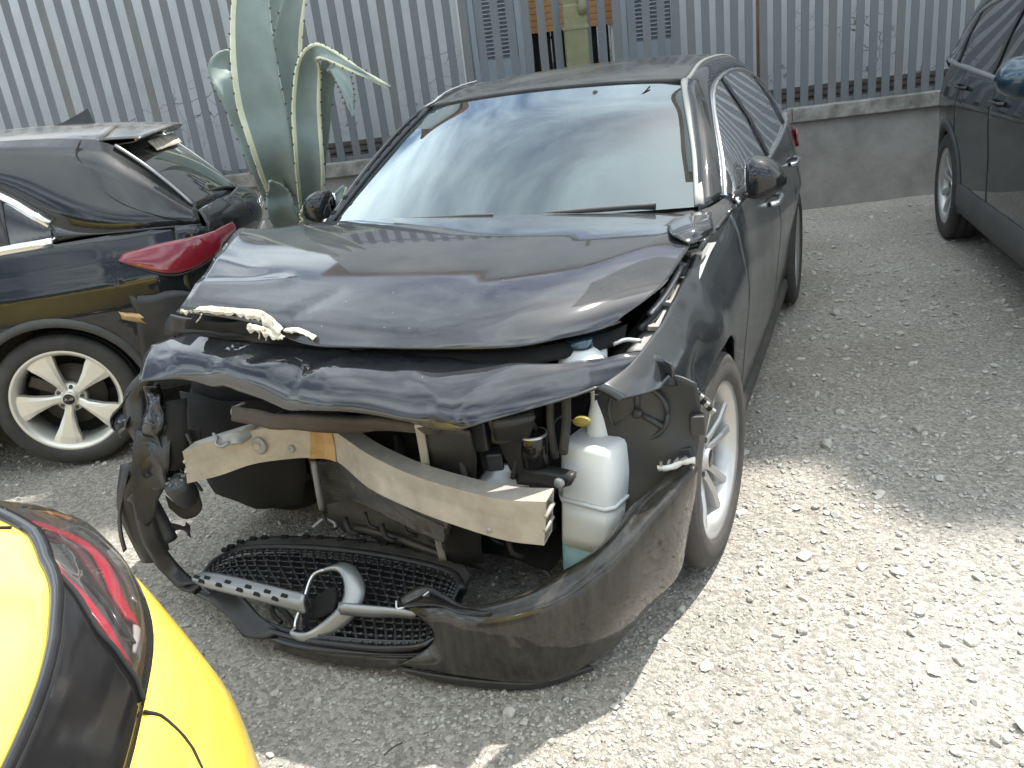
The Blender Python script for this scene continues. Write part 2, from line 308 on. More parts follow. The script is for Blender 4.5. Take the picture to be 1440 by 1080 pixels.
def stones(n, centre, spread, rmin, rmax, seed, power=2.2):
    rng = np.random.default_rng(seed)
    ico = bmesh.new(); bmesh.ops.create_icosphere(ico, subdivisions=1, radius=1.0); IV0 = np.array([v.co[:] for v in ico.verts]); IF0 = np.array([[v.index for v in f.verts] for f in ico.faces]); ico.free()
    ic2 = bmesh.new(); bmesh.ops.create_icosphere(ic2, subdivisions=2, radius=1.0); IV1 = np.array([v.co[:] for v in ic2.verts]); IF1 = np.array([[v.index for v in f.verts] for f in ic2.faces]); ic2.free()
    Vs, Fs, k = [], [], 0
    for i in range(n):
        a = rng.uniform(0, 2*math.pi); rr = spread*rng.uniform(0.0, 1)**0.75
        x, y = centre[0]+rr*math.cos(a), centre[1]+rr*math.sin(a)
        r = rmin+(rmax-rmin)*rng.uniform()**power
        big = r > 0.011
        IV, IF = (IV1, IF1) if big else (IV0, IF0)
        if y > 5.4+0.404*(x-0.7): continue
        sc = np.array([rng.uniform(.75, 1.4), rng.uniform(.7, 1.15), rng.uniform(.45, .8)])*r
        v = IV*(1+rng.normal(0, 0.09 if big else 0.13, (len(IV), 1)))
        # flatten facets
        for _ in range(7):
            d = rng.normal(size=3); d /= np.linalg.norm(d); h = rng.uniform(0.40, 0.75); s = v@d; v = v-np.outer(np.maximum(s-h, 0), d)
        v = v*sc; c, s = math.cos(a*7), math.sin(a*7); v = v@np.array([[c, -s, 0], [s, c, 0], [0, 0, 1]]).T
        v += [x, y, ground_h(x, y)+sc[2]*0.35]
        Vs.append(v); Fs.append(IF+k); k += len(v)
    return np.concatenate(Vs), np.concatenate(Fs)
def stone_mesh(name, V, F):
    me = bpy.data.meshes.new(name); me.vertices.add(len(V)); me.vertices.foreach_set('co', V.ravel()); nl = len(F)*3
    me.loops.add(nl); me.loops.foreach_set('vertex_index', F.ravel().astype(np.int32)); me.polygons.add(len(F)); me.polygons.foreach_set('loop_start', np.arange(0, nl, 3, dtype=np.int32)); me.polygons.foreach_set('loop_total', np.full(len(F), 3, np.int32))
    me.polygons.foreach_set('use_smooth', np.zeros(len(F), dtype=bool)); me.update(); me.validate(); me.materials.append(MATS['stone']); o = bpy.data.objects.new(name, me); COL.objects.link(o); return o
sv, sf, kk = [], [], 0
for args in [(26000, (0.7, -1.0), 1.9, 0.0022, 0.009, 1, 3.0), (10000, (1.3, 0.6), 2.6, 0.0025, 0.014, 2, 3.2), (5000, (1.2, 3.0), 3.5, 0.004, 0.022, 3, 2.5), (2500, (-2.2, 0.2), 2.6, 0.003, 0.016, 4, 2.5), (90, (0.9, -0.3), 2.4, 0.012, 0.024, 5, 3.5), (60, (1.2, 2.6), 3.0, 0.02, 0.04, 6, 2.5)]:
    v, f = stones(*args); sv.append(v); sf.append(f+kk); kk += len(v)
gr = stone_mesh('gravel', np.concatenate(sv), np.concatenate(sf)); tag(gr, 'loose pale gravel and small stones scattered over the yard', 'gravel', kind='stuff')
# ------------------------------------------------------------------ boundary wall, slat fence, house behind  (wall frame: s along, d towards the yard, z up)
WA = np.array([0.705, 5.618, 0.0]); wa = math.radians(22); WT = np.array([math.cos(wa), math.sin(wa), 0]); WN = np.array([math.sin(wa), -math.cos(wa), 0])
WROT = np.array([WT, WN, [0, 0, 1.0]]).T
def W(s, d, z): return WA+s*WT+d*WN+np.array([0, 0, z])
def wbox(name, s0, s1, d0, d1, z0, z1, m, parent=None, bev=0.0):
    c = W((s0+s1)/2, (d0+d1)/2, (z0+z1)/2); return box(name, c, (s1-s0, d1-d0, z1-z0), m, parent, WROT, bev)
def wbox_vf(s0, s1, d0, d1, z0, z1): return box_vf(W((s0+s1)/2, (d0+d1)/2, (z0+z1)/2), (s1-s0, d1-d0, z1-z0), WROT)
mat('concrete', (0.27, 0.255, 0.235), 0.9, var=(0.15, 0.14, 0.13), vscale=3.5, dust=0.3, dcol=(0.33, 0.31, 0.28), dscale=1.6, bump=0.5, bscale=28, bdist=0.01)
mat('coping', (0.30, 0.285, 0.26), 0.9, var=(0.13, 0.12, 0.105), vscale=9, bump=0.6, bscale=35, bdist=0.01)
mat('slat', (0.120, 0.132, 0.145), 0.6, 0.0, var=(0.10, 0.112, 0.122), vscale=5, dust=0.08, dcol=(0.3, 0.3, 0.3))
mat('slat_rust', (0.25, 0.12, 0.05), 0.8, var=(0.22, 0.20, 0.18), vscale=12)
mat('shutter', (0.30, 0.345, 0.39), 0.55, dust=0.1)
mat('wood', (0.42, 0.22, 0.09), 0.6, var=(0.30, 0.14, 0.05), vscale=20)
mat('white_frame', (0.70, 0.70, 0.69), 0.5, dust=0.12)
mat('green_pipe', (0.12, 0.125, 0.055), 0.5, var=(0.18, 0.17, 0.08), vscale=14, dust=0.12)
mat('brick_dark', (0.16, 0.13, 0.12), 0.9, var=(0.09, 0.085, 0.08), vscale=30, bump=0.5)
mat('roof_tile', (0.30, 0.16, 0.10), 0.8, var=(0.2, 0.12, 0.08), vscale=12)
def plaster():
    m = bpy.data.materials.new('plaster'); m.use_nodes = True; t = m.node_tree; b = t.nodes['Principled BSDF']; b.inputs['Roughness'].default_value = 0.9; L = t.links.new
    tco = N(t, 'ShaderNodeTexCoord')
    n1 = N(t, 'ShaderNodeTexNoise', Scale=1.6, Detail=8.0, Roughness=0.65); L(tco.outputs['Object'], n1.inputs['Vector'])
    r1 = N(t, 'ShaderNodeValToRGB'); e = r1.color_ramp.elements; e[0].position = 0.3; e[0].color = (0.42, 0.44, 0.45, 1); e[1].position = 0.65; e[1].color = (0.54, 0.555, 0.565, 1); L(n1.outputs['Fac'], r1.inputs[0])
    # hairline cracks where the plaster has failed, flaked patches low down
    wn = N(t, 'ShaderNodeTexNoise', Scale=6.0, Detail=4.0); L(tco.outputs['Object'], wn.inputs['Vector'])
    wv = N(t, 'ShaderNodeMix', data_type='RGBA'); wv.inputs[0].default_value = 0.12; L(tco.outputs['Object'], wv.inputs[6]); L(wn.outputs['Color'], wv.inputs[7])
    vo = N(t, 'ShaderNodeTexVoronoi', Scale=8.5, feature='DISTANCE_TO_EDGE'); L(wv.outputs[2], vo.inputs['Vector'])
    cr = N(t, 'ShaderNodeMapRange'); cr.inputs['From Min'].default_value = 0.008; cr.inputs['From Max'].default_value = 0.028; cr.inputs['To Min'].default_value = 1; cr.inputs['To Max'].default_value = 0; L(vo.outputs['Distance'], cr.inputs['Value'])
    mk = N(t, 'ShaderNodeTexNoise', Scale=0.8, Detail=3.0); L(tco.outputs['Object'], mk.inputs['Vector'])
    sp = N(t, 'ShaderNodeSeparateXYZ'); L(tco.outputs['Object'], sp.inputs[0])
    zz = N(t, 'ShaderNodeMapRange'); zz.inputs['From Min'].default_value = -0.4; zz.inputs['From Max'].default_value = 1.9; zz.inputs['To Min'].default_value = 0.30; zz.inputs['To Max'].default_value = -0.14; L(sp.outputs['Z'], zz.inputs['Value'])
    am = N(t, 'ShaderNodeMath', operation='ADD'); L(mk.outputs['Fac'], am.inputs[0]); L(zz.outputs[0], am.inputs[1])
    mm = N(t, 'ShaderNodeMapRange'); mm.inputs['From Min'].default_value = 0.74; mm.inputs['From Max'].default_value = 0.84; L(am.outputs[0], mm.inputs['Value'])
    cf = N(t, 'ShaderNodeMath', operation='MULTIPLY'); L(cr.outputs[0], cf.inputs[0]); L(mm.outputs[0], cf.inputs[1])
    mxc = N(t, 'ShaderNodeMix', data_type='RGBA'); L(cf.outputs[0], mxc.inputs[0]); L(r1.outputs[0], mxc.inputs[6]); mxc.inputs[7].default_value = (0.10, 0.085, 0.075, 1)
    fl = N(t, 'ShaderNodeTexNoise', Scale=3.3, Detail=9.0, Roughness=0.72); L(tco.outputs['Object'], fl.inputs['Vector'])
    fa = N(t, 'ShaderNodeMath', operation='ADD'); L(fl.outputs['Fac'], fa.inputs[0]); L(zz.outputs[0], fa.inputs[1])
    fm = N(t, 'ShaderNodeMapRange'); fm.inputs['From Min'].default_value = 0.80; fm.inputs['From Max'].default_value = 0.83; L(fa.outputs[0], fm.inputs['Value'])
    mx2 = N(t, 'ShaderNodeMix', data_type='RGBA'); L(fm.outputs[0], mx2.inputs[0]); L(mxc.outputs[2], mx2.inputs[6]); mx2.inputs[7].default_value = (0.20, 0.185, 0.17, 1)
    L(mx2.outputs[2], b.inputs['Base Color'])
    bp = N(t, 'ShaderNodeBump', Strength=0.5, Distance=0.01); ba = N(t, 'ShaderNodeMath', operation='SUBTRACT'); L(n1.outputs['Fac'], ba.inputs[0]); L(cf.outputs[0], ba.inputs[1]); L(ba.outputs[0], bp.inputs['Height']); L(bp.outputs[0], b.inputs['Normal'])
    MATS['plaster'] = m
plaster()
bw = empty('boundary_wall', W(-1, 0, 0)); bw.location = (0, 0, 0)
tag(bw, 'low stained concrete boundary wall with a thick coping, under the slat fence', 'wall')
wbox('wall_face', -9, 8, -0.25, 0.0, -0.2, 0.745, 'concrete', bw)
s = -9.0; i = 0
while s < 8:
    ln = 1.45+0.1*((i*37) % 5)/5
    wbox('coping_stone', s+0.004, min(s+ln, 8), -0.30, 0.045, 0.747, 0.865+0.004*((i*53) % 3), 'coping', bw, 0.008); s += ln; i += 1
fence = empty('slat_fence'); tag(fence, 'tall fence of upright grey flat steel slats set on the boundary wall', 'fence')
mat('slat_b', (0.135, 0.143, 0.150), 0.65, var=(0.10, 0.108, 0.115), vscale=3, dust=0.16, dcol=(0.24, 0.20, 0.16), dscale=3, dstretch=(6, 6, 0.7))
mat('slat_c', (0.108, 0.122, 0.138), 0.55, var=(0.125, 0.132, 0.14), vscale=6, dust=0.12, dcol=(0.26, 0.24, 0.22), dscale=4, dstretch=(5, 5, 0.6))
SLM = {}
me0 = None; s = -8.6; i = 0
sl = []
while s < 7.5:
    sl.append(s); s += float(np.interp(s, [-6, -3.3, -0.5, 1.0], [0.145, 0.134, 0.119, 0.113]))
for i, s in enumerate(sl):
    w = float(np.interp(s, [-6, -3, 0], [0.064, 0.062, 0.060])); h = 1.78+0.006*((i*29) % 5)
    if me0 is None:
        o = wbox('slat', s-0.0335, s+0.0335, -0.104, -0.096, 0.85, 2.63, 'slat', fence); me0 = o.data; hz = o.location.z
    else:
        o = bpy.data.objects.new('slat', me0); link(o, fence)
    if i % 5 in (1, 3) and i > 0:
        k_ = 'slat_b' if i % 5 == 1 else 'slat_c'
        if k_ not in SLM: SLM[k_] = me0.copy(); SLM[k_].materials[0] = MATS[k_]
        o.data = SLM[k_]
    o.location = W(s+0.004*math.sin(i*12.9), -0.10+0.004*math.sin(i*5.1), hz)
    o.rotation_euler = (0.004*math.sin(i*3.3), 0.006*math.sin(i*7.7), 0)
ru = [k for k, s in enumerate(sl) if s > -0.45][0]
wbox('rail', -8.8, 7.6, -0.135, -0.106, 2.50, 2.55, 'slat', fence); wbox('rail', -8.8, 7.6, -0.135, -0.106, 0.868, 0.90, 'slat', fence)
tube('rusty_pipe', [W(-0.32, -0.16, 0.85), W(-0.32, -0.16, 2.6)], 0.022, 'slat_rust', fence, 10)
# single-storey rendered house close behind the fence
house = empty('rendered_house'); tag(house, 'white rendered single storey house with cracked plaster, close behind the slat fence', 'house')
HD = -0.95
w0 = (-2.2836,-0.95,1.791); w1 = (-1.4173,-0.95,1.691)
zt = 2.75; zb = 0.5
def wall_piece(name, s0, s1, z0, z1, d0=HD-0.25, d1=HD, parent=house, m='plaster'):
    V, F = wbox_vf(s0, s1, d0, d1, z0, z1); c = W(0, 0, 1.0); return mesh(name, V-c, F, m, parent, False, loc=tuple(c))
wall_piece('wall', -4.6, w0[0], -0.2, 4.3); wall_piece('wall', w1[0], 2.29, -0.2, 4.3); wall_piece('wall', w0[0], w1[0], zt, 4.3); wall_piece('wall', w0[0], w1[0], -0.2, zb)
wall_piece('side_wall', -4.6, -4.35, -0.2, 4.3, HD-5, HD-0.25); wall_piece('back_wall', -4.6, 2.29, -0.2, 4.3, HD-5.25, HD-5)
wbox('roof', -4.9, 2.29, HD-5.4, HD+0.12, 4.302, 4.42, 'roof_tile', house)
wbox('plinth', -4.6, 2.29, HD+0.002, HD+0.05, 0.3, 0.98, 'brick_dark', house)
for k in range(5): wbox('plinth_course', -4.6, 2.29, HD+0.052, HD+0.062+0.006*(k % 2), 0.72+0.055*k, 0.755+0.055*k, 'brick_dark', house)
# window recess with wooden roller shutter and white casements
win = wbox('window', w0[0], w1[0], HD-0.24, HD-0.20, zb, zt, 'void', house)
def sub(o, par):
    o.parent = par; o.matrix_parent_inverse = Matrix.Translation(-par.location); return o
zr = (-2.1307,-1.08,1.741)[2]; k = 0; z = zr
while z < zt-0.02:
    sub(wbox('roller_slat', w0[0]+0.01, w1[0]-0.01, HD-0.15+0.006*(k % 2), HD-0.13, z, z+0.052, 'wood'), win); z += 0.056; k += 1
for a in (0.02, 0.47, 0.53, 0.98):
    sm = w0[0]+(w1[0]-w0[0])*a; sub(wbox('window_frame', sm-0.025, sm+0.025, HD-0.198, HD-0.16, zb, zr, 'white_frame'), win)
sub(wbox('window_frame', w0[0]+0.01, w1[0]-0.01, HD-0.198, HD-0.165, 1.0, 1.05, 'white_frame'), win)
sub(wbox('pane', w0[0]+0.04, w1[0]-0.04, HD-0.199, HD-0.19, zb+0.02, zr, 'dark_glass'), win)
def shutter(s0, s1):
    sh = wbox('shutter', s0, s1, HD+0.01, HD+0.035, zb, zt, 'shutter', house)
    for a, b_ in ((s0, s0+0.05), (s1-0.05, s1)): sub(wbox('stile', a, b_, HD+0.037, HD+0.058, zb, zt, 'shutter'), sh)
    for a, b_ in ((zb, 1.55), (zt-0.1, zt)): sub(wbox('rail', s0+0.052, s1-0.052, HD+0.037, HD+0.055, a, b_, 'shutter'), sh)
    L = []; z = 1.56
    while z < zt-0.12:
        c = W((s0+s1)/2, HD+0.048, z+0.018); rr = WROT@rotm('X', 38); L.append(box_vf(c, (s1-s0-0.11, 0.034, 0.006), rr)); z += 0.036
    sub(joined('louvres', L, 'shutter'), sh)
a = (-2.7845,-0.93,1.848); b = (-2.2968,-0.93,1.792); shutter(a[0], b[0]-0.01)
a = (-1.3932,-0.93,1.688); b = (-0.8786,-0.93,1.628); shutter(a[0]+0.01, b[0])
wbox('window_surround', (-2.8903,-0.94,1.861)[0], (-2.805,-0.94,1.851)[0], HD+0.002, HD+0.03, 0.6, 2.75, 'white_frame', house)
# lower garden wall carrying on to the left, right block's unseen height added for shade
gw = empty('garden_wall'); tag(gw, 'white rendered garden wall behind the left end of the fence', 'wall')
wall_piece('wall', -12, -4.605, -0.2, 2.9, HD-0.20, HD-0.01, gw); wbox('coping', -12, -4.605, HD-0.24, HD+0.03, 2.902, 2.97, 'coping', gw)
blk = empty('tall_shade_block'); tag(blk, 'white rendered block behind the fence at the right, its unseen height added to shade the yard', 'building')
wall_piece('wall', 2.3, 16, -0.2, 15.2, HD-8, HD-0.05, blk)
wbox('roof', 2.3, 16.3, HD-8.3, HD+0.2, 15.202, 15.4, 'roof_tile', blk)
ph = [W(s_, d_, z_) for d_ in (HD-7, HD-0.1) for (s_, z_) in ((5.6, 15.4), (6.1, 16.6), (6.75, 17.7), (7.6, 18.1), (16, 18.1), (16, 15.4))]  # unseen roof piece, sloped to shape the shadow edge on the ground
mesh('shade_roof_piece', ph, [(0,1,2,3,4,5), (11,10,9,8,7,6)]+[(k, (k+1) % 6, 6+(k+1) % 6, 6+k) for k in range(6)], 'plaster', blk, False)
wbox('plinth', 2.3, 16, HD-0.048, HD+0.02, 0.3, 1.0, 'brick_dark', blk)
for k, s0 in enumerate((2.62, 5.2, 8.0)):
    for zf in (0.9, 3.9, 6.9, 9.9, 12.6):
        wd = wbox('window', s0, s0+1.0, HD-0.048, HD-0.02, zf, zf+1.7, 'shutter', blk)
        L = []
        for j in range(44): L.append(box_vf(W(s0+0.5, HD-0.012, zf+0.06+j*0.036), (0.9, 0.03, 0.006), WROT@rotm('X', 38)))
        sub(joined('louvres', L, 'shutter'), wd)
# gas riser in front of the fence
gp = empty('gas_riser'); tag(gp, 'olive green painted gas riser with a wide sheath, standing against the fence slats', 'pipe')
gc = (-1.8751,-0.02,1.598); c0 = W(gc[0], -0.03, 0)
wbox('sheath', gc[0]-0.10, gc[0]+0.10, -0.07, 0.03, 0.868, 1.90, 'green_pipe', gp, 0.02)
for z_ in (1.25, 1.7): wbox('pipe_clamp', gc[0]-0.108, gc[0]+0.108, -0.075, 0.036, z_, z_+0.03, 'green_pipe', gp, 0.003)
wbox('cover_plate', gc[0]-0.10, gc[0]+0.03, -0.05, -0.03, 1.90, 2.7, 'green_pipe', gp, 0.004)
p1 = W(gc[0]+0.065, 0.03, 0); lathe('riser_pipe', [(1.80, 0.0), (1.81, 0.032), (1.86, 0.04), (1.90, 0.036), (1.93, 0.024), (2.9, 0.024)], 'green_pipe', gp, 14, 'Z', loc=tuple(p1))
# ------------------------------------------------------------------ agave in front of the wall
mat('agave', (0.26, 0.31, 0.285), 0.55, var=(0.18, 0.225, 0.205), vscale=3.0, dust=0.12, dcol=(0.35, 0.40, 0.34), dscale=4, bump=0.1, bscale=25)
mat('agave_edge', (0.74, 0.74, 0.55), 0.6, var=(0.62, 0.60, 0.38), vscale=9)
mat('agave_spine', (0.10, 0.06, 0.035), 0.6)
ag = empty('agave', (-2.55, 3.15, 0)); tag(ag, 'large grey green agave with pale leaf margins, rising behind the wrecked car', 'agave')
def leaf(ctrl, wids, cup=0.22, edge=(1, 1), face=(0.55, -0.83, 0.05), twist=0.0):
    """ctrl: centre line points (world); wids: widths; cup: gutter depth"""
    P = spl(np.array(ctrl, float), 7); w = 0.82*np.interp(np.linspace(0, 1, len(P)), np.linspace(0, 1, len(wids)), wids)
    T = np.gradient(P, axis=0); T /= np.linalg.norm(T, axis=1)[:, None]; f0 = V3(face); V = []; nc = 11
    for k in range(len(P)):
        a = twist*k/len(P); f = f0-T[k]*np.dot(f0, T[k]); f /= np.linalg.norm(f); sd = np.cross(T[k], f)
        f, sd = f*math.cos(a)+sd*math.sin(a), sd*math.cos(a)-f*math.sin(a)
        for j in range(nc):
            u = -1+2*j/(nc-1); V.append(P[k]+sd*w[k]*0.5*u+f*(u*u-0.4)*cup*w[k]+f*0.004*math.sin(7*k+j))
    F = grid_faces(len(P), nc); o = mesh('leaf', V-V3(ag.location), F, 'agave', ag); o.data.materials.append(MATS['agave_edge'])
    for q, poly in enumerate(o.data.polygons):
        j = q % (nc-1)
        if (j == 0 and edge[0]) or (j == nc-2 and edge[1]): poly.material_index = 1
    solid(o, 0.016)
    L = []
    for k in range(3, len(P)-4):
        for j in (0, nc-1):
            c = np.array(V[k*nc+j]); d = (c-P[k]); d /= np.linalg.norm(d)+1e-9
            if k % 2 == 0:
                v = [c+T[k]*0.010, c-T[k]*0.010, c+np.array([0, 0, 0.006]), c+d*0.018+T[k]*0.006]; L.append((v-V3(ag.location), [(0, 1, 3), (1, 2, 3), (2, 0, 3)]))
    if L: joined('spines', L, 'agave_spine', o)['kind'] = 'stuff'
    return o
leaf([(-3.464,3.857,0.3), (-2.793,2.95,0.956), (-2.746,2.85,1.415), (-2.723,2.85,1.744), (-2.699,2.9,2.06), (-2.661,3,2.369), (-2.585,3.1,2.667)], [0.22, 0.34, 0.40, 0.37, 0.30, 0.2, 0.03], 0.2, (1, 0))
leaf([(-3.391,3.703,0.3), (-2.936,3,0.905), (-2.978,2.95,1.328), (-3.023,2.92,1.606), (-3.071,2.95,1.683), (-3.071,3.05,1.697), (-3.088,3.15,1.574)], [0.2, 0.25, 0.27, 0.30, 0.30, 0.3, 0.2], 0.14, (0, 0))
leaf([(-3.377,3.843,0.3), (-2.778,3.1,0.932), (-2.734,3.12,1.391), (-2.639,3.15,1.821), (-2.499,3.2,2.176), (-2.355,3.2,2.467)], [0.22, 0.28, 0.29, 0.24, 0.16, 0.02], 0.2, (0, 1), twist=0.3)
leaf([(-3.139,3.665,0.3), (-2.552,3,0.933), (-2.451,2.95,1.332), (-2.345,2.92,1.608), (-2.22,2.85,1.707), (-2.059,2.75,1.692), (-1.801,2.65,1.573), (-1.545,2.6,1.443)], [0.2, 0.25, 0.24, 0.21, 0.15, 0.10, 0.06, 0.01], 0.24, (1, 1))
leaf([(-2.954,3.414,0.35), (-2.315,3.05,1.504), (-2.183,3,1.624), (-2.1,2.95,1.535), (-2.061,2.92,1.417), (-2.038,2.9,1.276)], [0.12, 0.14, 0.15, 0.13, 0.09, 0.01], 0.15, (0, 0))
leaf([(-3.513,3.81,0.28), (-3.041,3.2,0.88), (-2.992,3.3,1.399), (-2.904,3.35,1.847), (-2.766,3.4,2.267), (-2.643,3.4,2.617)], [0.2, 0.3, 0.32, 0.28, 0.2, 0.03], 0.2, (0, 1))
leaf([(-3.34,3.784,0.28), (-2.751,2.85,0.63), (-2.689,2.75,0.828), (-2.613,2.6,0.924)], [0.2, 0.26, 0.2, 0.02], 0.2, (0, 0))
leaf([(-3.298,3.778,0.28), (-2.446,2.75,0.601), (-2.354,2.6,0.698), (-2.294,2.5,0.754)], [0.2, 0.2, 0.14, 0.02], 0.2, (1, 1))
leaf([(-3.255,3.771,0.28), (-2.392,2.9,0.631), (-2.209,2.9,0.816)], [0.2, 0.2, 0.03], 0.2, (0, 1))
leaf([V3(ag.location)+(0, 0, 0.05), V3(ag.location)+(-0.25, 0.1, 0.5), V3(ag.location)+(-0.5, 0.1, 0.95), V3(ag.location)+(-0.62, 0.1, 1.15)], [0.2, 0.26, 0.2, 0.02], 0.2, (1, 1))
lathe('core', [(0.0, 0.0), (0.0, 0.16), (0.2, 0.18), (0.4, 0.12), (0.5, 0.0)], 'agave', ag, 14, 'Z')

# ------------------------------------------------------------------ generic car pieces (car frame: x = its left, y = backwards, z up, front axle at y = 0)
def tyre_profile(R, w, ri):
    h = w/2; d = 0.007
    return [(-h*0.80, ri), (-h*0.98, ri+0.02), (-h*1.02, ri+(R-ri)*0.5), (-h*0.97, R-0.022), (-h*0.84, R-0.004), (-h*0.52, R), (-h*0.50, R-d), (-h*0.42, R-d), (-h*0.40, R), (-h*0.06, R+0.001), (-h*0.05, R-d), (h*0.05, R-d), (h*0.06, R+0.001),
            (h*0.40, R), (h*0.42, R-d), (h*0.50, R-d), (h*0.52, R), (h*0.84, R-0.004), (h*0.97, R-0.022), (h*1.02, ri+(R-ri)*0.5), (h*1.005, ri+(R-ri)*0.25), (h*0.98, ri+0.02), (h*0.80, ri), (h*0.70, ri-0.004)]
def tread_tyre():
    m = bpy.data.materials.new('tyre_tread'); m.use_nodes = True; t = m.node_tree; b = t.nodes['Principled BSDF']; L = t.links.new
    b.inputs['Roughness'].default_value = 0.8
    tco = N(t, 'ShaderNodeTexCoord'); sp = N(t, 'ShaderNodeSeparateXYZ'); L(tco.outputs['Object'], sp.inputs[0])
    at = N(t, 'ShaderNodeMath', operation='ARCTAN2'); L(sp.outputs['Y'], at.inputs[0]); L(sp.outputs['Z'], at.inputs[1])
    ax = N(t, 'ShaderNodeMath', operation='ABSOLUTE'); L(sp.outputs['X'], ax.inputs[0])
    ma = N(t, 'ShaderNodeMath', operation='MULTIPLY_ADD'); L(at.outputs[0], ma.inputs[0]); ma.inputs[1].default_value = 72/(2*math.pi); mx_ = N(t, 'ShaderNodeMath', operation='MULTIPLY'); L(ax.outputs[0], mx_.inputs[0]); mx_.inputs[1].default_value = 6.0; L(mx_.outputs[0], ma.inputs[2])
    fr = N(t, 'ShaderNodeMath', operation='FRACT'); L(ma.outputs[0], fr.inputs[0])
    gt = N(t, 'ShaderNodeMath', operation='GREATER_THAN'); L(fr.outputs[0], gt.inputs[0]); gt.inputs[1].default_value = 0.16
    ln = N(t, 'ShaderNodeVectorMath', operation='LENGTH'); cb_ = N(t, 'ShaderNodeCombineXYZ'); L(sp.outputs['Y'], cb_.inputs[1]); L(sp.outputs['Z'], cb_.inputs[2]); L(cb_.outputs[0], ln.inputs[0])
    rr = N(t, 'ShaderNodeMapRange'); rr.inputs['From Min'].default_value = 0.290; rr.inputs['From Max'].default_value = 0.305; L(ln.outputs['Value'], rr.inputs['Value'])
    hh = N(t, 'ShaderNodeMath', operation='MULTIPLY'); L(gt.outputs[0], hh.inputs[0]); L(rr.outputs[0], hh.inputs[1])
    bp = N(t, 'ShaderNodeBump', Strength=0.8, Distance=0.006); L(hh.outputs[0], bp.inputs['Height']); L(bp.outputs[0], b.inputs['Normal'])
    n2 = N(t, 'ShaderNodeTexNoise', Scale=14.0, Detail=8.0, Roughness=0.65); L(tco.outputs['Object'], n2.inputs['Vector'])
    r2 = N(t, 'ShaderNodeValToRGB'); e = r2.color_ramp.elements; e[0].position = 0.3; e[0].color = (0.035, 0.033, 0.03, 1); e[1].position = 0.75; e[1].color = (0.06, 0.054, 0.047, 1); L(n2.outputs['Fac'], r2.inputs[0]); L(r2.outputs[0], b.inputs['Base Color'])
    MATS['tread'] = m
tread_tyre()
def spoke_vf(ang, secs, dang=0.0):
    """secs: (radius, half width, x front, x back, angle offset); front face slightly ridged"""
    V = []
    for (r, hw, xf, xb, da) in secs:
        a = ang+da; cr, sr = math.cos(a), math.sin(a); u = np.array([0, cr, sr]); v = np.array([0, -sr, cr])
        for (k, x) in ((-1, xb), (-1, xf-0.006), (-0.55, xf), (0.55, xf), (1, xf-0.006), (1, xb)): V.append(np.array([x, 0, 0])+u*r+v*hw*k)
    n = len(secs); F = grid_faces(n, 6, 0, True); F.append((0, 1, 2, 3, 4, 5)); F.append(tuple((n-1)*6+i for i in range(6))[::-1]); return V, F
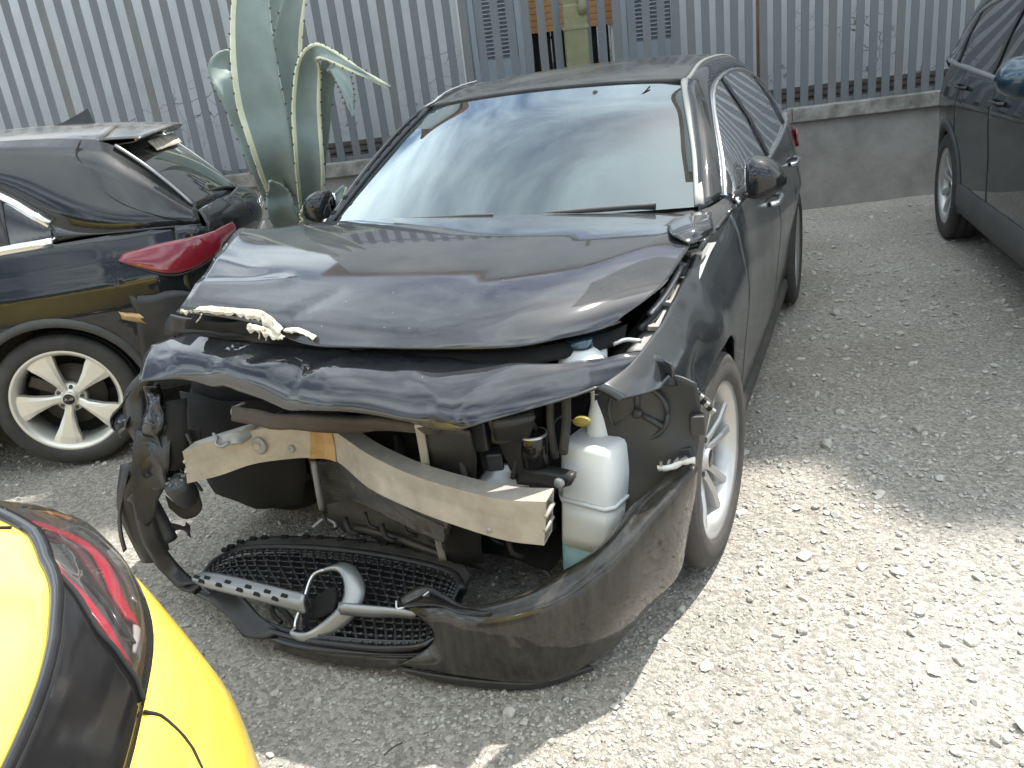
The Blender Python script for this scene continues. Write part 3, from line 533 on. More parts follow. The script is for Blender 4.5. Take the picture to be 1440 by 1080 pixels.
def wheel(root, loc, side, R=0.325, w=0.215, ri=0.222, style='five', steer=0.0, mr='alloy', mt='tread', phase=0.3, name='wheel', camber=0.0, deep=False):
    wh = empty(name, loc, root); wh.rotation_euler = (0, camber, steer)
    if side < 0: wh.rotation_euler = (0, camber, math.pi+steer)
    ty = lathe('tyre', tyre_profile(R, w, ri), mt, wh, 72)
    h = w/2
    rim = lathe('rim', [(-h*0.8, ri-0.002), (-h*0.7, ri-0.02), (h*0.55, ri-0.022), (h*0.72, ri-0.012), (h*0.86, ri-0.002), (h*0.92, ri+0.012), (h*0.86, ri+0.014)], mr, wh, 64)
    xf = h*0.72; S = []
    if style == 'five':
        for i in range(5):
            a = phase+i*2*math.pi/5
            for d in (-1, 1):
                S.append(spoke_vf(a, [(0.045, 0.020, xf-0.035, xf-0.075, d*0.30), (0.09, 0.013, xf-0.022, xf-0.06, d*0.24), (0.15, 0.0125, xf-0.008, xf-0.045, d*0.22), (ri-0.008, 0.016, xf-0.001, xf-0.04, d*0.235)]))
    elif style == 'wedge':
        for i in range(5):
            a = phase+i*2*math.pi/5
            S.append(spoke_vf(a, [(0.035, 0.018, xf-0.03, xf-0.07, 0), (0.085, 0.022, xf-0.016, xf-0.055, 0), (0.15, 0.040, xf-0.005, xf-0.04, 0.02), (0.195, 0.058, xf, xf-0.035, 0.03), (ri-0.006, 0.070, xf+0.001, xf-0.03, 0.03)]))
    else:
        for i in range(10):
            a = phase+i*2*math.pi/10
            S.append(spoke_vf(a, [(0.04, 0.012, xf-0.03, xf-0.07, 0), (0.1, 0.014, xf-0.016, xf-0.055, 0.03), (0.17, 0.017, xf-0.004, xf-0.04, 0.06), (ri-0.006, 0.022, xf, xf-0.03, 0.07)]))
    for v, f in S: mesh('spoke', v, f, mr, wh, False)
    lathe('hub', [(xf-0.09, 0.0), (xf-0.085, 0.075), (xf-0.04, 0.072), (xf-0.032, 0.045), (xf-0.03, 0.034), (xf-0.012, 0.032), (xf-0.008, 0.028), (xf-0.007, 0.0)], mr, wh, 32)
    lathe('hub_cap', [(xf-0.0065, 0.0), (xf-0.0065, 0.026), (xf-0.008, 0.0275)], 'gloss_black', wh, 24)
    for i in range(5):
        a = phase+math.pi/5+i*2*math.pi/5; v, f = lathe_vf([(xf-0.045, 0.0001), (xf-0.028, 0.0001), (xf-0.028, 0.009), (xf-0.045, 0.012)], 8); v = np.array(v)+[0, 0.055*math.cos(a), 0.055*math.sin(a)]; mesh('wheel_bolt', v, f, 'steel_dark', wh, False)
    lathe('brake_disc', [(xf-0.10, 0.0), (xf-0.10, 0.155), (xf-0.12, 0.155), (xf-0.12, 0.0)], 'steel_dark', wh, 40)
    box('brake_caliper', (xf-0.10, 0.13*math.cos(2.6), 0.13*math.sin(2.6)), (0.05, 0.06, 0.14), 'steel_dark', wh, rotm('X', 60), 0.008)
    lathe('wheel_back', [(-h*0.6, 0.0), (-h*0.6, ri-0.02)], 'void', wh, 32)
    return wh
def liner(root, loc, side, R, x0, x1, name='wheel_arch_liner'):
    V, F = lathe_vf([(x0*side, 0.02), (x0*side, R), (x1*side, R)], 30, 'X', 0.12, math.pi-0.12)
    V = np.array([(v[0], v[1], v[2]) for v in V])+[0, loc[1], loc[2]]; return mesh(name, V, F, 'void', root)
def I(x, xp, fp): return float(np.interp(x, xp, fp))
def flank(name, root, side, y0, y1, zlow, ztop, xf, m, ny=None, nz=22, th=0.012, extra=()):
    ny = ny or max(6, int((y1-y0)/0.022)); ysx = sorted(set(list(np.linspace(y0, y1, ny))+[e for e in extra if y0 < e < y1]))
    V = []
    for y in ysx:
        a, b = zlow(y), ztop(y)
        for k in range(nz):
            t = k/(nz-1); z = a+(b-a)*t; V.append((side*xf(y, z), y, z))
    o = mesh(name, V, grid_faces(len(ysx), nz), m, root); 
    s = solid(o, th, -1.0 if side < 0 else 1.0); return o
def arch_low(sill, arches):
    def f(y):
        z = sill(y) if callable(sill) else sill
        for (yc, zc, R) in arches:
            if abs(y-yc) < R: z = max(z, zc+math.sqrt(max(R*R-(y-yc)**2, 0)))
        return z
    return f
def arch_extra(arches):
    e = []
    for (yc, zc, R) in arches:
        for s in (-1, 1): e += [yc+s*(R+0.0008), yc+s*(R-0.0008), yc+s*R*0.99, yc+s*R*0.97, yc+s*R*0.94]
    return e
def greenhouse(root, side, outer, inner, belt, mp, mg, divs, trim='chrome', thick=0.01, n=6, pil='gloss_black', tr=0.0085, wend=1.0):
    """outer: roof seam curve, inner: window top outline, belt: sill line (same number of points); divs: pillar positions 0..1"""
    O = spl(V3(outer)*[side, 1, 1], n); Iv = spl(V3(inner)*[side, 1, 1], n); B = spl(V3(belt)*[side, 1, 1], n)
    rows = np.stack([O, O*0.67+Iv*0.33+np.array([side*0.012, 0, 0.006]), O*0.33+Iv*0.67+np.array([side*0.010, 0, 0.004]), Iv])
    mesh('pillar_frame', rows.reshape(-1, 3), grid_faces(4, len(O)), mp, root)
    solid(root.children[-1] if False else bpy.data.objects[root.children[-1].name] if False else COL.objects[-1], thick)
    if wend < 1:
        k = int(round((len(O)-1)*wend)); r = np.stack([Iv[k:], Iv[k:]*.5+B[k:]*.5+np.array([side*.004, 0, 0]), B[k:]]); solid(mesh('window_infill', r.reshape(-1, 3), grid_faces(3, len(Iv)-k), mp, root), thick)
    k = int(round((len(O)-1)*wend)); Iv, B = Iv[:k+1], B[:k+1]; cuts = [0]+[int(round(d*k)) for d in divs]+[k]
    for a, b in zip(cuts[:-1], cuts[1:]):
        I2 = Iv[a:b+1]; B2 = B[a:b+1]; r = np.stack([I2, I2*0.5+B2*0.5+np.array([side*0.012, 0, 0]), B2]); mesh('side_window', r.reshape(-1, 3), grid_faces(3, len(I2)), mg, root)
    for d in divs:
        i = int(round(d*k)); ribbon('door_pillar', [Iv[i]+[side*0.004, 0, 0], Iv[i]*0.5+B[i]*0.5+[side*0.017, 0, 0], B[i]+[side*0.006, 0, 0]], (0, 0.05, 0), pil, root, 0.006)
    if trim:
        tube('window_trim', list(Iv[::2]+[side*0.004, 0, 0]), tr, trim, root, 6, 1); tube('window_sill_trim', list(B[::2]+[side*0.006, 0, 0]), tr*1.3, trim, root, 6, 1)
    return O, Iv, B

# ------------------------------------------------------------------ the wrecked car: body behind the front axle
car = empty('wrecked_hatchback'); tag(car, 'dusty black hatchback with a smashed front end, its bumper and grille fallen to the gravel', 'car')
WY = ([-0.75, -0.5, -0.3, 0, 0.5, 1.5, 2.7, 3.1, 3.35, 3.52], [0.72, 0.82, 0.868, 0.885, 0.890, 0.896, 0.895, 0.865, 0.81, 0.72])
def xs_main(y, z):
    ins = I(z, [0.15, 0.22, 0.35, 0.5, 0.62, 0.70, 0.735, 0.80, 0.88, 0.96, 1.1], [0.07, 0.05, 0.028, 0.014, 0.002, 0.0, 0.004, 0.014, 0.026, 0.05, 0.085])
    x = I(y, *WY)-ins
    if y < 0.62:
        zt = ztop_main(y); t = max(0, (z-0.70)/(zt-0.70)); x -= 0.06*t**3*min(1, (0.62-y)/0.25)
    bul = 0.012*math.exp(-((y)/0.42)**2)*math.exp(-((z-0.68)/0.12)**2)+0.012*math.exp(-((y-2.73)/0.42)**2)*math.exp(-((z-0.68)/0.12)**2)
    return x+bul
def ztop_main(y): return I(y, [-0.75, -0.5, -0.2, 0.1, 0.4, 0.6, 1.4, 2.4, 3.0, 3.5], [0.77, 0.80, 0.865, 0.905, 0.935, 0.958, 0.972, 1.01, 1.05, 1.06])
AR = [(0.0, 0.325, 0.365), (2.729, 0.325, 0.36)]
lowm = arch_low(lambda y: 0.215, AR); ex = arch_extra(AR)
def low_fl(y):   # left fender: the corner ahead of the arch has torn off
    z = lowm(y)
    if y < -0.20: z = max(z, I(y, [-0.62, -0.45, -0.36, -0.28, -0.20], [0.765, 0.735, 0.70, 0.63, 0.55]))
    return z
def dent(y, z):
    x = xs_main(y, z); x -= 0.035*math.exp(-((y+0.22)/0.10)**2-((z-0.70)/0.055)**2); x += 0.012*math.exp(-((y+0.05)/0.08)**2-((z-0.76)/0.05)**2)
    return x+0.004*mnoise.noise(Vector((y*9, z*9, 2)))*(1 if y < 0.1 else 0)
flank('left_fender', car, 1, -0.60, 0.545, low_fl, ztop_main, dent, 'paint_flank', nz=30, extra=ex)
flank('right_fender', car, -1, -0.20, 0.545, lowm, ztop_main, lambda y, z: dent(y, z)+0.02*mnoise.noise(Vector((y*6, z*6, 9)))*max(0, 0.4-y), 'paint_flank', extra=ex)
for sd in (1, -1):
    fd = flank('front_door', car, sd, 0.551, 1.62, lambda y: 0.235, ztop_main, xs_main, 'paint_door')
    rd = flank('rear_door', car, sd, 1.626, 2.62, lambda y: max(0.235, lowm(y)), ztop_main, xs_main, 'paint_door', extra=ex)
    flank('quarter_panel', car, sd, 2.626, 3.50, lambda y: max(0.235, lowm(y)), ztop_main, xs_main, 'paint_flank', extra=ex)
    V = []
    for y in np.linspace(0.37, 2.365, 40):
        for (dx, z) in ((-0.05, 0.15), (0.0, 0.155), (0.018, 0.185), (0.014, 0.225), (-0.01, 0.24)): V.append((sd*(xs_main(y, 0.22)+dx), y, z))
    mesh('side_skirt', V, grid_faces(40, 5), 'plastic_dusty', car)
    for d, (ya, za) in ((fd, (1.42, 0.83)), (rd, (2.40, 0.85))):
        x = xs_main(ya, za); tube('door_handle', [(sd*(x+0.004), ya-0.10, za), (sd*(x+0.032), ya-0.075, za+0.002), (sd*(x+0.036), ya, za+0.004), (sd*(x+0.032), ya+0.075, za+0.006), (sd*(x+0.004), ya+0.10, za+0.008)], 0.0115, 'chrome' , d, 8)
        V, F = lathe_vf([(0.0, 0.038), (-0.02, 0.02), (-0.021, 0.0)], 16); 
    out = [(.735,.52,.965), (.695,.75,1.115), (.635,1.0,1.262), (.585,1.22,1.352), (.572,1.6,1.402), (.566,2.2,1.408), (.552,2.7,1.372), (.56,3.08,1.30)]
    inn = [(.800,.66,.985), (.765,.84,1.085), (.705,1.08,1.215), (.662,1.34,1.305), (.648,1.75,1.345), (.655,2.25,1.332), (.695,2.62,1.25), (.755,2.85,1.12)]
    blt = [(.836,.66,.966), (.838,.84,.968), (.842,1.08,.972), (.845,1.34,.978), (.845,1.75,.992), (.838,2.25,1.012), (.825,2.62,1.04), (.800,2.85,1.07)]
    greenhouse(car, sd, out, inn, blt, 'paint', 'side_glass', (0.52, 0.82), tr=0.009)
    # A pillar cover between fender, windshield and door, and rear pillar skin
    patch('pillar_base', [[(sd*.735,.52,.965), (sd*.70,.42,.955), (sd*.69,.36,.945)], [(sd*.80,.655,.985), (sd*.785,.54,.955), (sd*.77,.40,.925)], [(sd*.84,.66,.955), (sd*.835,.55,.945), (sd*.815,.42,.925)]], 'paint', car, 4, 4)
    patch('rear_pillar', [[(sd*.56,3.08,1.30), (sd*.60,3.22,1.19), (sd*.66,3.42,1.03)], [(sd*.755,2.85,1.12), (sd*.775,3.10,1.08), (sd*.74,3.46,1.03)], [(sd*.80,2.85,1.06), (sd*.79,3.15,1.045), (sd*.72,3.50,0.99)]], 'paint', car, 4, 4)
    tube('roof_seam_trim', [(sd*(p[0]), p[1], p[2]+0.004) for p in out[3:]], 0.010, 'trim_beige', car, 8, 5, 0.6)
    liner(car, (0, 0, 0.325), sd, 0.375, 0.45, 0.85); liner(car, (0, 2.729, 0.325), sd, 0.37, 0.45, 0.86)
# windshield and its mouldings
wsr = [[(-.728,.545,.975), (-.52,.455,.985), (-.26,.395,.992), (0,.375,.994), (.26,.395,.992), (.52,.455,.985), (.728,.545,.975)],
       [(-.675,.80,1.125), (-.47,.72,1.140), (-.24,.665,1.148), (0,.65,1.150), (.24,.665,1.148), (.47,.72,1.140), (.675,.80,1.125)],
       [(-.612,1.03,1.255), (-.42,.965,1.272), (-.21,.925,1.282), (0,.912,1.286), (.21,.925,1.282), (.42,.965,1.272), (.612,1.03,1.255)],
       [(-.562,1.22,1.346), (-.38,1.175,1.363), (-.19,1.15,1.372), (0,1.14,1.375), (.19,1.15,1.372), (.38,1.175,1.363), (.562,1.22,1.346)]]
ws = patch('windshield', wsr, 'windshield_glass', car, 6, 8, 0)
for sd, mt_ in ((1, 'trim_beige'), (-1, 'plastic_grey')):
    p = [(sd*(r[-1][0]+0.008), r[-1][1], r[-1][2]+0.006) for r in wsr]; tube('windshield_moulding', p, 0.016, mt_, car, 8, 6, 0.6)  # left moulding's beige also holds the pale reflection along it
for k in range(9):   # bare clips on the right pillar where the moulding has come away
    t = 0.06+0.1*k; P = spl([V3(r[0]) for r in wsr], 20); q = P[int(t*60)]; box('moulding_clip', q+[-0.012, 0, 0.016], (0.018, 0.020, 0.008), 'void', car, rotm('X', 30))
tube('windshield_header', [(p[0], p[1]+0.004, p[2]+0.003) for p in wsr[-1]], 0.007, 'rubber_clean', car, 6, 6)
tube('rain_sensor', [(-0.045, 1.02, 1.285), (0.0, 1.0, 1.272), (0.045, 1.02, 1.285)], 0.03, 'interior', car, 8, 4, 0.5)
mi = tube('interior_mirror', [(0.16, 0.98, 1.235), (0.20, 0.955, 1.232), (0.27, 0.95, 1.225), (0.33, 0.965, 1.22)], [0.02, 0.032, 0.032, 0.018], 'interior', ws, 10, 5)
tube('mirror_stalk', [(0.24, 1.10, 1.345), (0.245, 1.04, 1.30), (0.25, 0.97, 1.245)], 0.012, 'interior', ws, 8)
tube('dangling_cable', [(0.25, 1.03, 1.30), (0.33, 1.02, 1.285), (0.42, 1.08, 1.315), (0.45, 1.14, 1.345)], 0.003, 'void', ws, 5)
# roof
rr = []
for (y, zc, hw, ze) in [(1.145, 1.379, .562, 1.352), (1.25, 1.398, .578, 1.362), (1.6, 1.432, .568, 1.408), (2.2, 1.44, .562, 1.414), (2.7, 1.412, .55, 1.378), (3.08, 1.352, .555, 1.306), (3.34, 1.298, .53, 1.262)]:
    row = []
    for u in (-1, -.85, -.55, -.2, .2, .55, .85, 1):
        yy = y+(0.075*u*u if y < 1.2 else 0); row.append((u*hw, yy, ze+(zc-ze)*(1-abs(u)**2.4)))
    rr.append(row)
patch('roof', rr, 'paint_roof', car, 4, 5, 0.006)
patch('roof_edge_glint', [[(-.572,1.20,1.358), (-.580,1.38,1.392), (-.578,1.56,1.414), (-.574,1.74,1.424)], [(-.548,1.21,1.368), (-.556,1.38,1.402), (-.556,1.56,1.424), (-.555,1.74,1.432)]], 'white_frame', car, 5, 3, 0.005, 0.005, 30)  # white strip on the roof edge, a sky glint put into colour
lathe('antenna_base', [(1.40, 0.05), (1.455, 0.02), (1.46, 0.0)], 'gloss_black', car, 12, 'Z', loc=(0, 2.95, -0.03))
# tail
patch('rear_window', [[(-.50,3.30,1.25), (0,3.36,1.28), (.50,3.30,1.25)], [(-.60,3.44,1.05), (0,3.54,1.06), (.60,3.44,1.05)]], 'dark_glass', car, 6, 6, 0.004)
patch('tailgate', [[(-.66,3.44,1.04), (0,3.54,1.05), (.66,3.44,1.04)], [(-.74,3.47,.95), (0,3.585,.95), (.74,3.47,.95)], [(-.76,3.46,.80), (0,3.57,.78), (.76,3.46,.80)], [(-.74,3.49,.55), (0,3.60,.55), (.74,3.49,.55)], [(-.70,3.47,.25), (0,3.57,.25), (.70,3.47,.25)]], 'paint', car, 6, 4, 0.006)
for sd in (1, -1): patch('tail_lamp', [[(sd*.84,3.22,.93), (sd*.77,3.475,.93), (sd*.50,3.545,.93)], [(sd*.85,3.20,.83), (sd*.775,3.475,.81), (sd*.52,3.55,.82)]], 'red_lens', car, 5, 3, 0.012)
# floor, bulkhead, cabin
box('floor_pan', (0, 1.95, 0.225), (1.50, 2.9, 0.04), 'plastic', car)
box('bulkhead', (0, 0.50, 0.60), (1.40, 0.04, 0.70), 'void', car)
patch('cowl', [[(-.74,.56,.965), (-.4,.44,.972), (0,.40,.975), (.4,.44,.972), (.74,.56,.965)], [(-.74,.42,.935), (-.4,.33,.945), (0,.28,.95), (.4,.33,.945), (.74,.42,.935)]], 'plastic', car, 4, 3, 0.006)
patch('dashboard', [[(-.70,.50,.955), (-.35,.42,.965), (0,.40,.97), (.35,.42,.965), (.70,.50,.955)], [(-.70,.80,.985), (-.35,.80,.985), (0,.80,.98), (.35,.80,1.0), (.70,.80,.985)], [(-.70,.98,.96), (-.35,1.0,.96), (0,1.0,.94), (.35,.98,.985), (.70,.98,.96)], [(-.70,1.0,.65), (-.35,1.02,.65), (0,1.04,.60), (.35,1.0,.65), (.70,1.0,.65)]], 'interior', car, 5, 5, 0.01)
swc = V3((0.36, 1.17, 0.93)); t = np.linspace(0, 2*math.pi, 25)[:-1]; ux = np.array([1, 0, 0]); uy = np.array([0, 0.42, 0.907])
V, F = tube_vf([swc+0.185*(math.cos(a)*ux+math.sin(a)*uy) for a in list(t)+[2*math.pi]], 0.014, 8, 2); st = mesh('steering_wheel', V, F, 'interior', car)
for a in (-0.2, math.pi+0.2, -math.pi/2): tube('steering_spoke', [swc, swc+0.18*(math.cos(a)*ux+math.sin(a)*uy)], 0.016, 'interior', st, 6, 1, 0.5)
lathe('steering_boss', [(-0.03, 0.0), (-0.02, 0.06), (0.02, 0.065), (0.05, 0.03), (0.1, 0.03)], 'interior', st, 16, 'Y', loc=tuple(swc))
for sx_ in (-0.36, 0.36):
    se = patch('seat', [[(sx_-.25,1.35,.50), (sx_,1.35,.47), (sx_+.25,1.35,.50)], [(sx_-.26,1.80,.52), (sx_,1.82,.46), (sx_+.26,1.80,.52)], [(sx_-.26,1.98,.85), (sx_,2.03,.84), (sx_+.26,1.98,.85)], [(sx_-.18,2.12,1.10), (sx_,2.14,1.12), (sx_+.18,2.12,1.10)]], 'interior_grey', car, 5, 6, 0.10)
    patch('headrest', [[(sx_-.11,2.12,1.14), (sx_,2.11,1.14), (sx_+.11,2.12,1.14)], [(sx_-.12,2.13,1.23), (sx_,2.11,1.24), (sx_+.12,2.13,1.23)], [(sx_-.10,2.15,1.30), (sx_,2.14,1.31), (sx_+.10,2.15,1.30)]], 'interior_grey', se, 4, 4, 0.07)
patch('rear_seat', [[(-.6,2.35,.55), (0,2.35,.55), (.6,2.35,.55)], [(-.6,2.75,.58), (0,2.75,.56), (.6,2.75,.58)], [(-.6,2.95,1.05), (0,2.95,1.05), (.6,2.95,1.05)]], 'interior_grey', car, 4, 4, 0.10)
# wipers
tube('wiper', [(-0.62, 0.50, 0.985), (-0.30, 0.42, 1.0), (0.05, 0.40, 1.005)], 0.009, 'rubber_clean', car, 6)
tube('wiper', [(0.05, 0.40, 0.99), (0.35, 0.43, 1.0), (0.60, 0.50, 0.995)], 0.009, 'rubber_clean', car, 6)
# door mirrors
def door_mirror(sd):
    mr_ = empty('door_mirror', (0, 0, 0), car)
    sh = []
    for (x, rz, ry, zc, yc) in [(0.862, .040, .030, 1.030, .715), (0.872, .066, .060, 1.036, .705), (0.90, .070, .080, 1.040, .70), (0.94, .060, .082, 1.038, .705), (0.975, .042, .064, 1.028, .715), (0.995, .014, .024, 1.018, .725)]:
        sh.append([(sd*x, yc+ry*np.sign(math.cos(a))*abs(math.cos(a))**.75*(1.0 if math.cos(a) < 0 else 0.65), zc+rz*np.sign(math.sin(a))*abs(math.sin(a))**.75) for a in np.linspace(0, 2*math.pi, 17)])
    R = np.array(sh); R = np.swapaxes(spl(np.swapaxes(spl(R, 4), 0, 1), 3), 0, 1); r, c = R.shape[:2]
    o = mesh('mirror_shell', R.reshape(-1, 3), grid_faces(r, c)+[tuple(range(c))], 'paint', mr_)
    patch('mirror_lower', [[(sd*.862, .67, .985), (sd*.92, .66, .975), (sd*.985, .69, .998)], [(sd*.862, .73, .972), (sd*.92, .735, .962), (sd*.98, .745, .99)]], 'plastic', mr_, 4, 3, 0.012)
    patch('mirror_glass', [[(sd*.87, .755, .995), (sd*.93, .76, .988), (sd*.98, .755, 1.005)], [(sd*.87, .75, 1.085), (sd*.93, .755, 1.09), (sd*.975, .75, 1.05)]], 'chrome', mr_, 3, 3, 0.003)
    tube('mirror_arm', [(sd*.825, .72, .962), (sd*.86, .72, .985), (sd*.90, .735, 1.005)], [0.035, 0.026, 0.03], 'gloss_black', mr_, 10, 4, 0.8)
    patch('mirror_triangle', [[(sd*.80, .655, .985), (sd*.79, .74, 1.03), (sd*.775, .80, 1.06)], [(sd*.838, .66, .964), (sd*.838, .76, .966), (sd*.838, .86, .968)]], 'gloss_black', mr_, 3, 3, 0.012)
    return mr_
door_mirror(1); rm = door_mirror(-1); rm.location = (0.03, 0.02, -0.02); rm.rotation_euler = (0, 0.0, 0.0)
# wheels
wheel(car, (0.775, 0.0, 0.322), 1, 0.325, 0.215, 0.225, 'five', steer=math.radians(-5), phase=0.25)
wheel(car, (0.785, 2.729, 0.322), 1, 0.325, 0.215, 0.225, 'five', phase=0.9)
wheel(car, (-0.76, 0.06, 0.322), -1, 0.325, 0.215, 0.225, 'five', steer=math.radians(-9), phase=0.1, mr='alloy', mt='rubber_clean')
wheel(car, (-0.785, 2.729, 0.322), -1, 0.325, 0.215, 0.225, 'five', phase=0.5)
# ------------------------------------------------------------------ hood, folded nose
def hood_rows():
    r = [[(-0.801,0.097,1.055),(-0.713,0.239,1.05),(-0.516,0.313,1.042),(-0.297,0.346,1.036),(-0.055,0.372,1.03),(0.176,0.398,1.024),(0.397,0.42,1.014),(0.608,0.439,0.998),(0.76,0.424,0.98)],
         [(-0.672,-0.158,1.035),(-0.52,-0.086,1.03),(-0.317,-0.042,1.025),(-0.113,-0.01,1.02),(0.098,0.015,1.014),(0.316,0.027,1.008),(0.507,0.051,0.998),(0.673,0.106,0.98),(0.794,0.08,0.955)],
         [(-0.57,-0.364,1.01),(-0.38,-0.339,1),(-0.187,-0.306,0.994),(0.016,-0.289,0.99),(0.218,-0.27,0.985),(0.406,-0.242,0.978),(0.56,-0.197,0.965),(0.7,-0.142,0.948),(0.791,-0.061,0.937)],
         [(-0.523,-0.485,0.985),(-0.332,-0.464,0.965),(-0.121,-0.466,0.96),(0.087,-0.46,0.957),(0.291,-0.454,0.954),(0.465,-0.428,0.949),(0.602,-0.368,0.938),(0.704,-0.277,0.922),(0.776,-0.178,0.912)],
         [(-0.524,-0.528,0.96),(-0.318,-0.515,0.935),(-0.091,-0.559,0.914),(0.113,-0.554,0.914),(0.327,-0.56,0.914),(0.49,-0.526,0.911),(0.61,-0.444,0.903),(0.689,-0.359,0.893),(0.747,-0.259,0.892)],
         [(-0.544,-0.534,0.945),(-0.35,-0.497,0.915),(-0.087,-0.591,0.88),(0.127,-0.608,0.878),(0.33,-0.599,0.875),(0.492,-0.568,0.872),(0.59,-0.49,0.868),(0.657,-0.42,0.865),(0.697,-0.356,0.868)]]
    r = [np.array(q) for q in r]
    back = r[0]+np.array([0, 0.10, -0.035]); lip = r[-1]+np.array([0, 0.012, -0.022])
    return [back]+r+[r[-1]+np.array([0, 0.004, -0.006])]
def crease(a, b, wid, h):
    a, b = V3(a), V3(b)
    def f(R):
        d = b-a; L2 = np.dot(d[:2], d[:2]); q = R[..., :2]-a[:2]; t = np.clip((q@d[:2])/L2, 0, 1); p = a[:2]+t[..., None]*d[:2]; ds = np.linalg.norm(R[..., :2]-p, axis=-1)
        w = np.ones(R.shape[:2]); w[0] = 0; w[-1] = 0; w[1] = .3; w[-2] = .3
        R[..., 2] += h*np.maximum(0, 1-ds/wid)*w; return R
    return f
def creases_nose(R):
    for (a, b, w, h) in (((-.72,-.42,0), (-.55,-.58,0), .05, .007), ((-.50,-.46,0), (-.42,-.62,0), .045, -.007), ((-.30,-.50,0), (-.38,-.64,0), .04, .006), ((.04,-.57,0), (-.06,-.66,0), .035, .007), ((.20,-.58,0), (.34,-.70,0), .04, .006), ((.62,-.50,0), (.70,-.58,0), .035, .006), ((-.16,-.55,0), (-.28,-.58,0), .03, -.006)): R = crease(a, b, w, h)(R)
    return R
def creases_hood(R):
    for (a, b, w, h) in (((.44,-.56,0), (.76,.20,0), .22, .010), ((-.55,-.45,0), (-.30,-.36,0), .05, .006), ((-.20,-.58,0), (-.08,-.42,0), .04, -.004), ((-.72,-.20,0), (-.45,-.30,0), .06, .005)): R = crease(a, b, w, h)(R)
    return R
hd = patch('hood', hood_rows(), 'paint_hood', car, 10, 8, 0.006, 0.0025, 3.0, 3.0, relax=260, post=creases_hood)
patch('hood_corner', [[(0.702,0.195,0.985),(0.75,0.28,1),(0.808,0.339,0.99)], [(0.742,0.072,0.985),(0.799,0.091,0.995),(0.84,0.169,0.985)], [(0.795,0.036,0.965),(0.824,0.094,0.965),(0.835,0.193,0.955)]], 'paint_hood', hd, 5, 5, 0.006)
nose = [np.array(q) for q in (
    [(-0.748,-0.466,0.815),(-0.625,-0.442,0.845),(-0.425,-0.492,0.845),(-0.257,-0.515,0.845),(-0.066,-0.552,0.847),(0.106,-0.548,0.847),(0.292,-0.554,0.836),(0.481,-0.578,0.82),(0.66,-0.504,0.815),(0.764,-0.405,0.805),(0.841,-0.448,0.79)],
    [(-0.748,-0.494,0.8),(-0.584,-0.511,0.825),(-0.354,-0.583,0.828),(-0.188,-0.598,0.823),(-0.024,-0.621,0.828),(0.144,-0.619,0.828),(0.322,-0.622,0.816),(0.484,-0.633,0.806),(0.658,-0.529,0.803),(0.777,-0.412,0.795),(0.846,-0.45,0.78)],
    [(-0.735,-0.532,0.78),(-0.572,-0.551,0.8),(-0.334,-0.618,0.798),(-0.136,-0.66,0.783),(0.023,-0.683,0.8),(0.188,-0.686,0.8),(0.35,-0.687,0.785),(0.472,-0.68,0.775),(0.653,-0.547,0.785),(0.787,-0.411,0.782),(0.846,-0.452,0.77)],
    [(-0.716,-0.575,0.745),(-0.573,-0.571,0.757),(-0.342,-0.61,0.753),(-0.118,-0.677,0.735),(0.036,-0.706,0.747),(0.203,-0.712,0.745),(0.37,-0.73,0.722),(0.475,-0.696,0.738),(0.658,-0.569,0.76),(0.798,-0.412,0.766),(0.842,-0.449,0.758)])]
nose.append(nose[-1]+np.array([0, 0.004, -0.004]))
patch('folded_nose_panel', nose, 'paint_hood', car, 8, 8, 0.005, 0.0025, 5.0, 1.5, relax=60, post=lambda R: creases_nose(crease((-.02,-.56,0), (-.13,-.70,0), .09, -.012)(crease((.50,-.57,0), (.385,-.73,0), .14, .014)(R))))
# hood underside brace and torn white foam along the break
patch('hood_frame', [[V3(p)+[0, 0.06, -0.03] for p in hood_rows()[-2]], [V3(p)+[0, 0.03, -0.06] for p in hood_rows()[-2]], [V3(p)+[0, 0.10, -0.075] for p in hood_rows()[-2]]], 'void', hd, 3, 3, 0.004)
def ragged(top, bot, m, seed):
    T2, B2 = spl(np.array(top, float), 7), spl(np.array(bot, float), 7); rg = np.random.default_rng(seed); k = rg.uniform(0.25, 1.0, len(T2)); k = (k+np.roll(k, 1))/2
    R = np.stack([T2+[0, .01, .0], T2, T2*(1-.5*k[:, None])+B2*.5*k[:, None]+[0, -.004, 0], T2*(1-k[:, None])+B2*k[:, None]]); R = crumple(R, .002, 50, seed); return solid(mesh('torn_foam', R.reshape(-1, 3), grid_faces(4, len(T2)), m, car, False), .0025)
ragged([(-0.524,-0.536,0.952),(-0.492,-0.519,0.955),(-0.418,-0.523,0.952),(-0.332,-0.524,0.946),(-0.273,-0.518,0.94),(-0.218,-0.543,0.93),(-0.151,-0.584,0.91)], [(-0.524,-0.54,0.928),(-0.482,-0.539,0.93),(-0.411,-0.538,0.932),(-0.327,-0.538,0.922),(-0.279,-0.538,0.91),(-0.225,-0.559,0.893),(-0.158,-0.594,0.888)], 'foam', 3)
ragged([(-0.285,-0.554,0.913),(-0.232,-0.568,0.91),(-0.185,-0.578,0.9),(-0.143,-0.594,0.892)], [(-0.284,-0.558,0.888),(-0.228,-0.582,0.885),(-0.177,-0.595,0.884),(-0.142,-0.599,0.882)], 'foam', 5)
ragged([(-0.151,-0.572,0.908),(-0.122,-0.562,0.905),(-0.085,-0.572,0.899),(-0.047,-0.59,0.892)], [(-0.146,-0.577,0.896),(-0.113,-0.578,0.895),(-0.078,-0.585,0.888),(-0.047,-0.595,0.886)], 'foam', 8)
